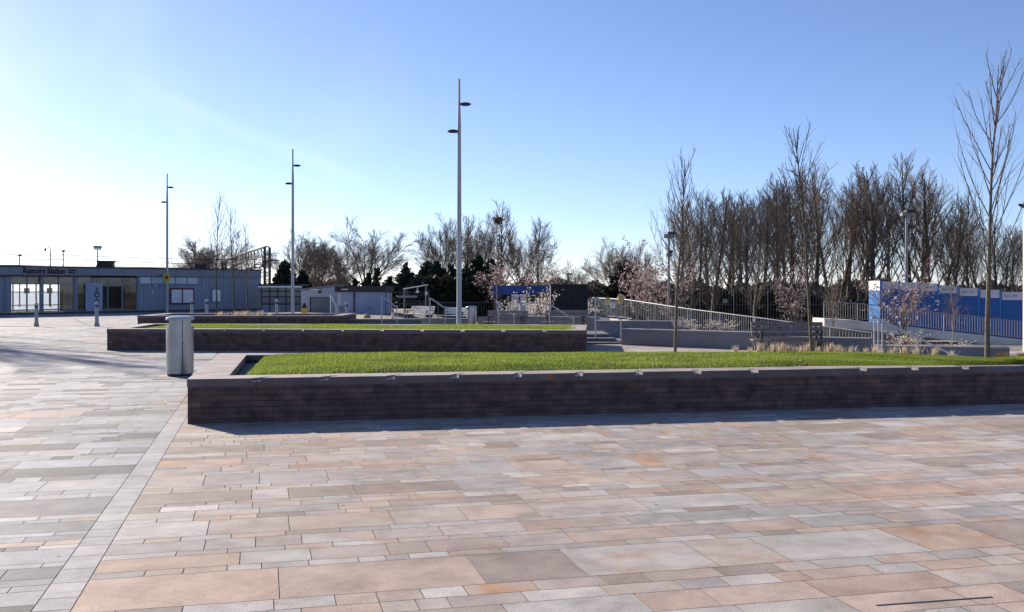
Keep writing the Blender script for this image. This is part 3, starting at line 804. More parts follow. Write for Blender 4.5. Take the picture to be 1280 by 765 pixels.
D = 70; a, b = W(376.5, D), W(421, D); zr = zt_(358, D)
t = thing('pale_cabin', 'pale flat roofed cabin with a closed grey door, left of the blue grey cabin', 'cabin', (a.x, a.y, 0)); L_ = b.x - a.x
m = MB(); m.hexa([(0, 0, -1.4), (L_, 0, -1.4), (L_, 3, -1.4), (0, 3, -1.4)], [(0, 0, zr - .3), (L_, 0, zr), (L_, 3, zr), (0, 3, zr - .3)]); m.build('wall', M['palewall'], t)
m = MB(); m.hexa([(-.1, -.12, zr - .29), (L_, -.12, zr + .01), (L_, 3.1, zr + .01), (-.1, 3.1, zr - .29)], [(-.1, -.12, zr - .17), (L_, -.12, zr + .13), (L_, 3.1, zr + .13), (-.1, 3.1, zr - .17)]); m.build('roof', M['slate'], t)
m = MB(); x0, x1 = (389 - 376.5) / F * D, (412 - 376.5) / F * D; z1 = zt_(372.5, D)
m.box(x0, x1, -.04, -.002, -1.3, z1); d = m.build('door', M['slate'], t)
m = MB(); m.box(x0 - .09, x0, -.05, -.003, -1.3, z1 + .05); m.box(x0, x1, -.05, -.003, z1 + .002, z1 + .05); m.build('door_frame', M['black'], d)
m = MB(); m.box((387 - 376.5) / F * D, (399 - 376.5) / F * D, -.10, -.003, zt_(362.4, D), zt_(361.2, D)); m.build('strip_light', M['white'], t)
m = MB(); m.ellipsoid(((400 - 376.5) / F * D, -.12, zt_(365, D)), .12, .12, .10); m.build('wall_lamp', M['dark'], t)

D = 66; a, b = W(421, D), W(481, D); zr = zt_(357.5, D)
t = thing('blue_grey_cabin', 'blue grey flat roofed cabin with deep dark fascia left of the traffic cone', 'cabin', (a.x, a.y, 0)); L_ = b.x - a.x
m = MB(); m.box(0, L_, 0, 4, -1.4, zr - .39); m.build('wall', M['bluewall'], t)
m = MB(); m.box(-.1, L_ + .1, -.18, 4.1, zr - .385, zr); m.build('fascia', M['black'], t)
m = MB(); m.tube([((442.8 - 421) / F * D, -.06, -1.3), ((442.8 - 421) / F * D, -.06, zr - .4)], .05, 8); m.build('downpipe', M['dark'], t)
m = MB(); m.box((427.5 - 421) / F * D, (436 - 421) / F * D, -.25, -.185, zt_(362.2, D), zt_(361.2, D)); m.build('strip_light', M['white'], t)
m = MB(); m.box((422 - 421) / F * D, (427 - 421) / F * D, -.03, -.002, -1.3, zt_(366, D)); m.build('side_door', M['palewall'], t)
m = MB(); m.box((460.5 - 421) / F * D, (462.5 - 421) / F * D, -.08, -.002, zt_(386, D), zt_(384.6, D)); m.build('vent', M['dark'], t)

D = 57; q = W(380.5, D, 0)
t = thing('folding_sign', 'small yellow folding floor sign with black top, in front of pale cabin', 'sign', (q.x, q.y, 0))
z0, z1 = -.3, zt_(379, D)
m = MB(); zm = zt_(385, D); m.hexa([(-.17, -.2, z0), (.17, -.2, z0), (.17, -.17, z0), (-.17, -.17, z0)], [(-.15, -.08, zm), (.15, -.08, zm), (.15, -.05, zm), (-.15, -.05, zm)])
m.hexa([(-.17, .2, z0), (.17, .2, z0), (.17, .17, z0), (-.17, .17, z0)], [(-.15, .08, zm), (.15, .08, zm), (.15, .05, zm), (-.15, .05, zm)]); m.build('yellow_board', M['yellow'], t)
m = MB(); m.hexa([(-.15, -.078, zm + .002), (.15, -.078, zm + .002), (.15, .078, zm + .002), (-.15, .078, zm + .002)], [(-.05, -.03, z1), (.05, -.03, z1), (.05, .03, z1), (-.05, .03, z1)]); m.build('black_top', M['black'], t)

# tilted information panel by the white stair rail
D = 47.5; q = W(427, D); q.z = terrain(q.x, q.y)
t = thing('tilted_panel', 'grey tilted information panel on two legs below the white stair rail', 'information panel', q)
zp0, zp1 = zt_(390, D) - q.z, zt_(382, D) - q.z
m = MB(); m.hexa([(-.11, -.12, zp0), (.19, -.12, zp0), (.19, -.09, zp0 - .01), (-.11, -.09, zp0 - .01)], [(-.19, .12, zp1), (.11, .12, zp1), (.11, .15, zp1 - .01), (-.19, .15, zp1 - .01)]); m.build('panel', M['slate'], t)
for x in (-.1, .17): m = MB(); m.tube([(x, -.05, 0), (x - .02, 0, zp0 + .1)], .022, 8); m.build('leg', M['dark'], t)
# low stone terrace edge and walls
def wall_box(name, label, cat, pa, pb_, D0, D1, ztop, mt, zb=None, cap=None, group=None):
    a, b = W(pa, D0), W(pb_, D1)
    d = Vector((b.x - a.x, b.y - a.y)); nrm = Vector((-d.y, d.x)).normalized()
    if nrm.y < 0: nrm = -nrm
    t_ = .45
    zb = -1.4 if zb is None else zb
    root = thing(name, label, cat, (a.x, a.y, 0), 0, group)
    m = MB(a); A2 = a + Vector((nrm.x * t_, nrm.y * t_, 0)); B2 = b + Vector((nrm.x * t_, nrm.y * t_, 0))
    za = ztop if not isinstance(ztop, tuple) else ztop[0]; zb2 = ztop if not isinstance(ztop, tuple) else ztop[1]
    m.hexa([(a.x, a.y, zb), (b.x, b.y, zb), (B2.x, B2.y, zb), (A2.x, A2.y, zb)], [(a.x, a.y, za - .06), (b.x, b.y, zb2 - .06), (B2.x, B2.y, zb2 - .06), (A2.x, A2.y, za - .06)])
    m.build('wall_face', mt, root)
    m = MB(a); e = Vector((nrm.x, nrm.y, 0)) * .02
    q = [a - e, b - e, B2 + e, A2 + e]
    m.hexa([(q[0].x, q[0].y, za - .06), (q[1].x, q[1].y, zb2 - .06), (q[2].x, q[2].y, zb2 - .06), (q[3].x, q[3].y, za - .06)], [(q[0].x, q[0].y, za), (q[1].x, q[1].y, zb2), (q[2].x, q[2].y, zb2), (q[3].x, q[3].y, za)])
    m.build('coping', cap or M['slate'], root, bevel=.008)
    return root
wall_box('terrace_wall', 'low blue grey terrace kerb behind the middle lawn, left of benches', 'wall', 426, 545, 45.5, 46, .26, M['darkstep'])
wall_box('terrace_wall', 'short grey wall in front of the two pale benches', 'wall', 527, 583, 44.6, 44.2, .33, M['slate'])
wall_box('terrace_wall', 'grey wall between the far litter bin and the left brown bench', 'wall', 597, 612, 46, 45.5, .35, M['slate'])
wall_box('terrace_wall', 'grey wall behind the two brown benches in front of blossom shrubs', 'wall', 612, 742, 43, 40, zt_(395, 42) , M['slate'])
# traffic cone
q = W(491, 48.2); q.z = terrain(q.x, q.y)
t = thing('traffic_cone', 'orange traffic cone with white band left of the pale benches', 'traffic cone', q)
zc_ = zt_(384, 48.2) - q.z
MB().lathe([(.17, .03), (.10, zc_ * .45)], n=16).build('lower_cone', M['orange'], t, True)
MB().lathe([(.10, zc_ * .45), (.062, zc_ * .72)], n=16).build('white_band', M['white'], t, True)
MB().lathe([(.062, zc_ * .72), (.03, zc_), (.001, zc_)], n=16).build('cone_top', M['orange'], t, True)
m = MB(); m.box(-.19, .19, -.19, .19, 0, .03); m.build('base', M['black'], t, bevel=.01)
q = W(459, 52); q.z = terrain(q.x, q.y) + .0
m = MB(); rg = random.Random(4)
m.lathe([(.001, 0), (.34, .02), (.36, .12), (.27, .30), (.12, .38), (.001, .40)], (0, 0, 0), 11)
m.v = [(.55 * x * rg.uniform(.85, 1.15), .55 * y * rg.uniform(.85, 1.15), z * .6 * rg.uniform(.9, 1.1)) for x, y, z in m.v]
o = m.build('boulder', M['stone'], None, True); o.location = q + Vector((0, 0, .12)); tag(o, 'small yellowish boulder in front of the blue grey cabin', 'boulder')
q2 = W(454, 52); q2.z = terrain(q2.x, q2.y)

# shelter with sloping pale roof edge
D = 57; a, b = W(505, D), W(532, D); L_ = b.x - a.x; g0 = terrain(a.x, D)
t = thing('bus_shelter', 'small open glazed shelter with a sloping white roof edge before dark conifers', 'shelter', (a.x, a.y, 0))
z0, z1 = zt_(361.6, D), zt_(356.4, D)
m = MB(); m.hexa([(-.05, -.1, z0), (L_ + .08, -.1, z1), (L_ + .08, .9, z1), (-.05, .9, z0)], [(-.05, -.1, z0 + .05), (L_ + .08, -.1, z1 + .05), (L_ + .08, .9, z1 + .05), (-.05, .9, z0 + .05)]); m.build('roof', M['whitepole'], t)
for x in (0, L_):
    for y in (0, .8): m = MB(); m.tube([(x, y, g0), (x, y, lerp(z0, z1, x / L_))], .028, 8); m.build('post', M['galv' if y == 0 else 'dark'], t)
m = MB()
for y in (369, 377, 382): z = zt_(y, D); m.box(0.04, L_ - .04, .78, .82, z - .02, z + .02)
m.build('rail', M['dark'], t)
m = MB(); m.box(-.4, .75, -.03, .01, zt_(372, D), zt_(369.6, D)); m.build('name_board', M['clad'], t)
m = MB(); m.ellipsoid((L_ * .62, 0, zt_(364.5, D)), .10, .09, .08); m.tube([(L_ * .62, 0, zt_(364.5, D)), (L_ * .62, 0, zt_(359, D))], .025, 6); m.build('lamp', M['white'], t)
m = MB(); m.box(L_ - .02, L_ + .10, -.08, -.04, zt_(369, D), zt_(364.5, D)); m.build('sign', M['white'], t)

# fences
def mesh_fence(name, label, pts, h, mt, pitch, bar, cat='fence', step=2.4, rails=(0.06, 0.94), group=None, post_r=.035):
    P = [Vector(p) for p in pts]
    t = thing(name, label, cat, P[0], 0, group); o = P[0]
    for i in range(len(P) - 1):
        a, b = P[i], P[i + 1]; ln = (b - a).length; n = max(1, round(ln / step))
        for k in range(n + (1 if i == len(P) - 2 else 0)):
            p = a.lerp(b, k / n); m = MB(o); m.tube([p, p + Vector((0, 0, h))], post_r, 6); m.build('post', mt, t)
        for k in range(n):
            p, q = a.lerp(b, k / n), a.lerp(b, (k + 1) / n); m = MB(o)
            for r in rails: m.bar(p + Vector((0, 0, h * r)), q + Vector((0, 0, h * r)), .04, .05)
            c = max(2, round((q - p).length / pitch))
            for j in range(1, c):
                s = p.lerp(q, j / c); m.bar(s + Vector((0, 0, h * rails[0])), s + Vector((0, 0, h * rails[-1])), bar, bar)
            m.build('bar_panel', mt, t)
    return t
D = 60; g = -.75
mesh_fence('railing', 'dark upright bar railing behind the pale benches and far bin', [W(548, D, g), W(618, D, g)], zt_(376, D) - g, M['dark'], .16, .025)
D = 62; g = -.7
mesh_fence('mesh_fence', 'grey mesh fence behind the traffic cone and shelter', [W(482, D, g), W(536, D, g)], zt_(364, D) - g, M['dark'], .30, .015, rails=(.05, .35, .65, .97))
D = 70
mesh_fence('palisade_fence', 'pale green palisade fence below the long blue container', [W(636, D, -1.1), W(690, D, -1.1)], zt_(376, D) + 1.1, M['palewall'], .22, .05)
# blue container, crates and black hoarding box
D = 78; a, b = W(617, D), W(691, D); L_ = b.x - a.x
t = thing('blue_container', 'long blue site container with darker lower edge behind blossom', 'container', (a.x, a.y, 0))
m = MB(); m.box(0, L_, 0, 2.4, zt_(368.5, D), zt_(357, D))
x = .1
while x < L_ - .1: m.box(x, x + .10, -.03, -.001, zt_(368.3, D), zt_(357.3, D)); x += .24
m.build('body', M['containerblue'], t)
m = MB(); m.box(L_ * .42, L_, -.06, -.032, zt_(369, D), zt_(366.5, D)); m.build('lower_stripe', M['dark'], t)
for x in (.1, L_ - .2, L_ * .5): m = MB(); m.box(x, x + .12, .1, .25, -1.1, zt_(368.5, D)); m.build('leg', M['dark'], t)
for px, w, lab in ((644, 8.5, 'left pale storage crate under the blue container'), (654, 7.5, 'right pale storage crate under the blue container')):
    q = W(px, 74, -1.1); w_ = w / F * 74 / 2
    t = thing('storage_crate', lab, 'crate', q)
    m = MB(); m.box(-w_, w_, -.3, .3, 0, zt_(369, 74) + 1.04); m.build('body', M['palewall'], t, bevel=.03)
    m = MB(); m.box(-w_ - .02, w_ + .02, -.32, .32, zt_(369, 74) + 1.042, zt_(368.6, 74) + 1.12); m.build('lid', M['white'], t, bevel=.02)
D = 58; a, b = W(688.5, D), W(735, D); L_ = b.x - a.x
t = thing('black_screen_box', 'tall black boarded enclosure behind the right brown bench', 'enclosure', (a.x, a.y, 0))
zt = zt_(356.5, D)
m = MB(); m.box(0, L_, 0, 2.0, -1.0, zt)
for i in range(6): x = L_ * (i + .5) / 6; m.box(x - .02, x + .02, -.03, -.001, -.9, zt - .05)
m.build('boarding', M['blackpanel'], t)
m = MB(); m.box(-.04, L_ + .04, -.06, 2.05, zt + .002, zt + .07); m.build('top_trim', M['black'], t)
m = MB(); m.box(.6, .78, -.045, -.032, zt_(362.4, D), zt_(361.8, D)); m.build('label_plate', M['paper'], t)
# small lamp above the black enclosure
q = W(710, 85, -1.1)
t = thing('street_lamp', 'small dark street lamp above the black boarded enclosure', 'lamp', q)
MB().tube([(0, 0, 0), (0, 0, zt_(343, 85) + 1.1)], [.09, .07], 8).build('pole', M['dark'], t, True)
m = MB(); m.box(-.1, .32, -.12, .12, zt_(343.5, 85) + 1.1, zt_(341.8, 85) + 1.12); m.build('lantern', M['dark'], t, bevel=.02)
q = W(620.8, 56, -.5)
m = MB(); m.tube([(0, 0, 0), (0, 0, zt_(357.5, 56) + .5)], .03, 8); m.box(-.42, -.2, -.02, .02, zt_(369, 56) + .5, zt_(364, 56) + .5); m.tube([(-.3, 0, zt_(366, 56) + .5), (0, 0, zt_(366, 56) + .5)], .015, 6)
o = m.build('sign_pole', M['galv']); o.location = q; tag(o, 'thin grey pole with a small plate at the left end of blue container', 'pole')

# ------------------------------------------------------------------ benches
def make_bench(label, loc, rz, L_, tim, sc=1.0, grp='slatted timber benches'):
    t = thing('bench', label, 'bench', loc, rz, grp, sc)
    for i in range(3):
        m = MB(); y = -.42 + i * .145; m.box(-L_ / 2, L_ / 2, y, y + .125, .42, .465); m.build('seat_slat', tim, t, bevel=.006)
    for i in range(3):
        z = .52 + i * .125; y = .02 + i * .035
        m = MB(); m.hexa([(-L_ / 2 + .06, y, z), (L_ / 2 - .06, y, z), (L_ / 2 - .06, y + .04, z), (-L_ / 2 + .06, y + .04, z)], [(-L_ / 2 + .06, y + .03, z + .108), (L_ / 2 - .06, y + .03, z + .108), (L_ / 2 - .06, y + .07, z + .108), (-L_ / 2 + .06, y + .07, z + .108)])
        m.build('back_slat', tim, t, bevel=.005)
    for x in (-L_ / 2 + .22, L_ / 2 - .22):
        m = MB(); m.box(x - .03, x + .03, -.42, .06, .36, .418); m.box(x - .03, x + .03, -.30, -.18, 0, .36); m.box(x - .03, x + .03, -.04, .05, 0, .36)
        m.hexa([(x - .03, .06, .36), (x + .03, .06, .36), (x + .03, .12, .36), (x - .03, .12, .36)], [(x - .03, .17, .86), (x + .03, .17, .86), (x + .03, .22, .86), (x - .03, .22, .86)])
        m.box(x - .12, x + .12, -.34, .06, 0, .03)
        m.build('leg_frame', M['black'], t)
        m = MB(); m.box(x - .035, x + .035, -.38, .06, .62, .66); m.box(x - .025, x + .025, -.36, -.31, .466, .62); m.build('armrest', M['black'], t)
    return t
def gpos(px, D, dz=0):
    q = W(px, D); q.z = terrain(q.x, q.y) + dz; return q
bx = make_bench('left of the two pale sunlit benches, beside the glazed shelter', gpos(527, 55.5, .20), R(-42), 2.0, M['paletimber'])
copy_thing(bx, gpos(571, 54.5, .20), R(-42), 'right of the two pale sunlit benches, behind the tallest lamp post')
by = make_bench('left grey brown bench, right of the far litter bin', W(634, 38.6, zt_(402.5, 38.6) - .44), R(-16), 1.75, M['timber'])
copy_thing(by, W(708, 37.2, zt_(402.5, 37.2) - .44), R(-12), 'right grey brown bench, below the black boarded enclosure')
make_bench('dark brown bench before the low grey wall among dry grass, right', W(985, 25, zt_(424.5, 25) - .44), R(-2), 1.9, M['browntimber'])

# ------------------------------------------------------------------ handrails
def handrail(label, pts, D, posts, mt=None, r=.026, flat=False, grp='steel stair handrails', dD=0.0):
    """pts: pixel points of the rail, posts: pixel (x, ybottom)"""
    mt = mt or M['railsteel']
    P = [WP(px, py, D + dD * i) for i, (px, py) in enumerate(pts)]
    t = thing('handrail', label, 'handrail', (P[0].x, P[0].y, 0), 0, grp); o = Vector((P[0].x, P[0].y, 0))
    m = MB(o)
    if flat:
        for a, b in zip(P, P[1:]): m.bar(a, b, .06, .035)
    else: m.tube(P, r, 8)
    m.build('rail', mt, t, not flat)
    for (px, py) in posts:
        # rail height at px
        for (x0, y0), (x1, y1) in zip(pts, pts[1:]):
            if min(x0, x1) - .01 <= px <= max(x0, x1) + .01 and x1 != x0:
                yt = lerp(y0, y1, (px - x0) / (x1 - x0)); break
        else: yt = pts[0][1]
        m = MB(o); a = WP(px, py, D); b = WP(px, yt, D); m.tube([a, b - Vector((0, 0, .01))], min(.026, r * .75), 8); m.build('post', mt, t, True)
handrail('white sunlit slanting stair rail in front of the pale cabin', [(411.5, 369), (413.5, 369.5), (420, 382)], 48, [(420, 400), (413, 400)], M['whitepole'], flat=True)
handrail('steel stair handrail left of the traffic cone', [(474.5, 371), (479, 371.5), (493.5, 382.8), (497.5, 382.8)], 45.2, [(477, 409), (496, 409)], r=.034)
handrail('steel stair handrail between the two pale benches', [(536, 373), (539.5, 373.5), (554.5, 384), (558.5, 384)], 44, [(537.5, 410), (556.5, 410)], r=.034)
handrail('bright steel handrail in front of the left brown bench', [(621, 377.5), (625, 377.5), (640.5, 393.5), (645, 393.5)], 37, [(623, 415), (642.5, 415)], flat=True)
handrail('steel handrail in front of the right brown bench', [(684.5, 381), (690, 382), (713, 397), (718.5, 397.6)], 35.5, [(686.7, 420), (717, 420)], r=.028)
handrail('steel handrail beside the three grey steps', [(742, 372), (747, 372.6), (773.5, 398.6), (778, 399)], 30, [(744.3, 432), (776.2, 430)], r=.026)
handrail('long steel handrail sloping down to the right in front of the low dark wall', [(1089, 397.6), (1097, 397.8), (1190, 443), (1197, 444.5)], 23.2, [(1093, 448), (1098, 448), (1103, 448), (1146, 448)], r=.027)

# ------------------------------------------------------------------ steps, bed walls
t = thing('stone_steps', 'three shallow dark grey stone steps right of the middle planter', 'steps', W(735, 29.4))
o_ = W(735, 29.4)
for i, (d0, z) in enumerate(((29.3, .05), (29.9, .145), (30.6, .24))):
    m = MB(o_); a = W(690, d0); b = W(776 - i * 7, d0); m.box(a.x, b.x, d0, 33, z - .095 if i else -.02, z); m.build('step', M['darkstep'], t, bevel=.006)
GW = 'grey stone bed walls around the ramp'
wall_box('bed_wall', 'long low grey wall beside the three steps, behind the slim left tree', 'wall', 777, 960, 28.9, 26.2, .47, M['slate'], -.02, group=GW)
wall_box('bed_wall', 'low grey wall behind the dark brown bench, ending at the long handrail', 'wall', 962, 1087, 25.9, 24.6, .40, M['slate'], -.02, group=GW)
wall_box('bed_wall', 'upper grey wall under the ramp railing behind the steps', 'wall', 745, 862, 33.5, 33, .56, M['slate'], -.02, group=GW)
wall_box('bed_wall', 'low dark wall at right behind the near tree, below the ramp beam', 'wall', 1104, 1262, 24.4, 23.6, .235, M['slate'], -1.8, group=GW)
m = MB(W(771, 33)); z = zt_(400.5, 33); a, b = W(759, 32.6), W(784, 32.6)
m.box(a.x, b.x, 32.6, 33.1, z, z + .08)
for x in (a.x + .06, b.x - .12): m.box(x, x + .06, 32.7, 33.0, z - .05, z)
tag(m.build('timber_seat_top', M['paletimber']), 'pale timber seat top on the upper grey wall by the steps', 'seat')

# ------------------------------------------------------------------ ramps with balustrades
def balustrade(name, label, P, h, pitch, post_step, mt, grp):
    t = thing(name, label, 'railing', P[0], 0, grp); o = Vector(P[0])
    up = Vector((0, 0, 1))
    m = MB(o); m.tube([p + up * h for p in P], .03, 8); m.build('top_rail', mt, t, True)
    m = MB(o); m.tube([p + up * .09 for p in P], .022, 6); m.build('bottom_rail', mt, t, True)
    for a, b in zip(P, P[1:]):
        ln = (b - a).length; n = max(1, round(ln / post_step))
        for k in range(n + 1):
            p = a.lerp(b, k / n)
            if k < n or b is P[-1]:
                m = MB(o); m.bar(p - up * .03, p + up * (h - .03), .055, .055); m.build('post', mt, t)
        for k in range(n):
            p, q = a.lerp(b, k / n), a.lerp(b, (k + 1) / n); c = max(2, round((q - p).length / pitch)); m = MB(o)
            for j in range(1, c):
                s = p.lerp(q, j / c); m.tube([s + up * .09, s + up * (h - .01)], .013, 5)
            m.build('baluster_panel', mt, t)
    return t
GR = 'galvanised ramp railings'
H1 = 1.05
def rp(px, ytop, D, h): return WP(px, ytop, D) - Vector((0, 0, h))
RA = [rp(737, 372, 57, H1), rp(782, 374.3, 53, H1), rp(860, 386, 48.5, H1), rp(944, 396.7, 44.5, H1), rp(1090, 416, 40, H1)]
balustrade('ramp_railing', 'long grey railing descending to the right behind the steps and bench', RA, H1, .145, 2.2, M['galv'], GR)
def slab(name, label, P, wid, th, mt, drop=0.0, group=None):
    t = thing(name, label, 'ramp', P[0], 0, group); o = Vector(P[0]); m = MB(o)
    n = Vector((0, wid, 0))
    for a, b in zip(P, P[1:]):
        A = a - Vector((0, 0, .03)); B = b - Vector((0, 0, .03)); d = Vector((0, 0, th)); f = Vector((0, -.06, 0))
        m.hexa([A + f - d, B + f - d, B + n - d, A + n - d], [A + f, B + f, B + n, A + n])
    m.build('deck', mt, t); return t
slab('ramp', 'pale concrete ramp deck under the long descending railing', RA, 2.2, .35, M['beam'])
H2 = 1.05
RB = [rp(1030, 376.6, 63, H2), rp(1072, 379, 63, H2), rp(1180, 391.5, 61.5, H2), rp(1340, 408.5, 59, H2)]
balustrade('ramp_railing', 'upper grey railing in front of the blue hoarding at right', RB, H2, .15, 2.2, M['galv'], GR)
slab('ramp', 'sloping pale concrete beam and deck under the railing before the hoarding', RB, 2.4, .55, M['beam'])
t = thing('ramp_abutment', 'grey concrete abutment under the upper ramp, right of centre', 'wall', W(1022, 66))
m = MB(W(1022, 66)); a, b = W(1024, 66), W(1400, 66); m.hexa([(a.x, 66, -3), (b.x, 66, -3), (b.x, 68, -3), (a.x, 68, -3)], [(a.x, 66, -.8), (b.x, 66, -2.2), (b.x, 68, -2.2), (a.x, 68, -.8)]); m.build('wall_face', M['darkstep'], t)
m = MB(W(1022, 66)); m.box(W(1190, 64.2).x, W(1262, 64.2).x, 64.2, 64.6, -2.2, ZY(434, 64.2)); m.build('white_ledge', M['whitepole'], t)
# notices tied to the ramp railing
for px0, px1, y0, y1, mt, lab in ((756.5, 762.5, 372, 381, 'paleyellow', 'left small yellow notice on the ramp railing'), (772.5, 779, 368.6, 380, 'paleyellow', 'right taller yellow notice on the ramp railing'), (762.8, 769, 378, 385.2, 'white', 'small white notice between the yellow ones on ramp railing')):
    D = 53.5; q = WP((px0 + px1) / 2, y1, D); w = (px1 - px0) / F * D / 2; h = (y1 - y0) / F * D
    t = thing('notice', lab, 'notice', q, 0, 'notices on the ramp railing')
    m = MB(); m.box(-w, w, -.10, -.085, 0, h); b_ = m.build('board', M[mt], t, bevel=.008)
    m = MB()
    for k in range(3): m.box(-w * .6, w * (.6 - .2 * k), -.1035, -.1005, h * (.75 - .22 * k), h * (.83 - .22 * k))
    m.build('print', M['dark'], b_)

# ------------------------------------------------------------------ blue hoarding
edges = [1100, 1123, 1148.5, 1172, 1197, 1223, 1250, 1279, 1309]
tops = [351, 352, 353.5, 355.8, 359, 361.2, 363.8, 367]
GH = 'blue hoarding panels with white header boards'
def hD(px): return lerp(70, 64, (px - 1100) / 180)
names = ['first', 'second', 'third', 'fourth', 'fifth', 'sixth', 'seventh', 'eighth']
for i in range(8):
    a, b = W(edges[i], hD(edges[i])), W(edges[i + 1], hD(edges[i + 1])); Dm = hD((edges[i] + edges[i + 1]) / 2)
    zt = ZY(tops[i], Dm); d = (b - a); ln = d.length; an = math.atan2(d.y, d.x)
    t = thing('hoarding_panel', names[i] + ' blue panel from the left of the hoarding, ' + ('white header with small print' if i % 2 == 0 or i == 3 else 'plain white header'), 'hoarding panel', (a.x, a.y, 0), an, GH)
    zb = -2.6; hh = .58
    m = MB(); m.box(.1, ln, 0, .05, zb, zt - hh - .003); m.build('blue_sheet', M['hoardblue'], t)
    m = MB(); m.box(.14, ln - .04, -.015, .04, zt - hh, zt - .05); m.build('white_header', M['header'], t)
    m = MB(); m.box(0, .098, -.06, .06, zb, zt + .04); m.build('post', M['hoardpost'], t)
    if i % 2 == 0 or i == 3:
        m = MB(); rg = random.Random(i)
        for w0, nlt in ((.28, 6), (.74, 5)):
            x = w0
            for k in range(nlt):
                hgt = rg.choice([.06, .06, .10]); m.box(x, x + .045, -.0175, -.0152, zt - .36, zt - .36 + hgt); x += .062
        m.build('print', M['bluetext'], t)
a, b = WP(1086, 353, 75), WP(1100, 350, 70); d = b - a; ln = Vector((d.x, d.y)).length
t = thing('hoarding_panel', 'sunlit pale blue return panel at the left end of the hoarding', 'hoarding panel', (a.x, a.y, 0), math.atan2(d.y, d.x), GH)
m = MB(); m.box(0, ln - .03, 0, .05, -2.6, a.z - .6); m.build('blue_sheet', M['hoardpost'], t)  # sheet and header brighter than the front panels, sunlight put into their colour
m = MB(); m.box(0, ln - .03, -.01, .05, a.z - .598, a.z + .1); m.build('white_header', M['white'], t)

# ------------------------------------------------------------------ floodlight columns
def flood(label, px, ytop, D, heads):
    g = -2.0; t = thing('floodlight_column', label, 'floodlight', W(px, D, g), 0, 'floodlight columns near the wood'); zt = ZY(ytop, D) - g
    MB().tube([(0, 0, 0), (0, 0, zt - .1)], [.12, .09], 8).build('pole', M['galv'], t, True)
    for k, dz in enumerate(heads):
        s = -1 if k == 0 else 1
        m = MB(); w_ = .42 if k == 0 else .22; m.box(-w_, w_, -.3, .3, zt - .40 - dz, zt - .12 - dz); m.build('lamp_head', M['slate'], t, bevel=.04)
        m = MB(); m.box(-.1 * w_ / .42, .55 * w_ / .42, -.34, .34, zt - .115 - dz, zt + .08 - dz); m.build('hood', M['black'], t, bevel=.03)
flood('tall pale floodlight column rising behind the blue hoarding', 1133, 264, 78, [0])
flood('floodlight column with two heads behind the slim left tree', 836, 291, 78, [0, 1.45])

# ------------------------------------------------------------------ trees
def rot_about(v, ax, a): return Quaternion(ax, a) @ v
def grow(rng, p, d, L, r0, r1, seg, wob, up):
    pts = [p.copy()]; rad = [r0]; d = d.normalized()
    for i in range(seg):
        d = (d + Vector((rng.gauss(0, wob), rng.gauss(0, wob), rng.gauss(0, wob) + up))).normalized()
        p = p + d * (L / seg); pts.append(p.copy()); rad.append(lerp(r0, r1, (i + 1) / seg))
    return pts, rad
def at(pts, t):
    t = t * (len(pts) - 1); i = min(int(t), len(pts) - 2); f = t - i
    return pts[i].lerp(pts[i + 1], f), (pts[i + 1] - pts[i]).normalized()
def side_dir(rng, d, ang, az=None):
    a = d.cross(Vector((0, 0, 1)))
    if a.length < .1: a = d.cross(Vector((1, 0, 0)))
    a.normalize()
    return rot_about(rot_about(d, a, ang), d, rng.uniform(0, 2 * math.pi) if az is None else az)

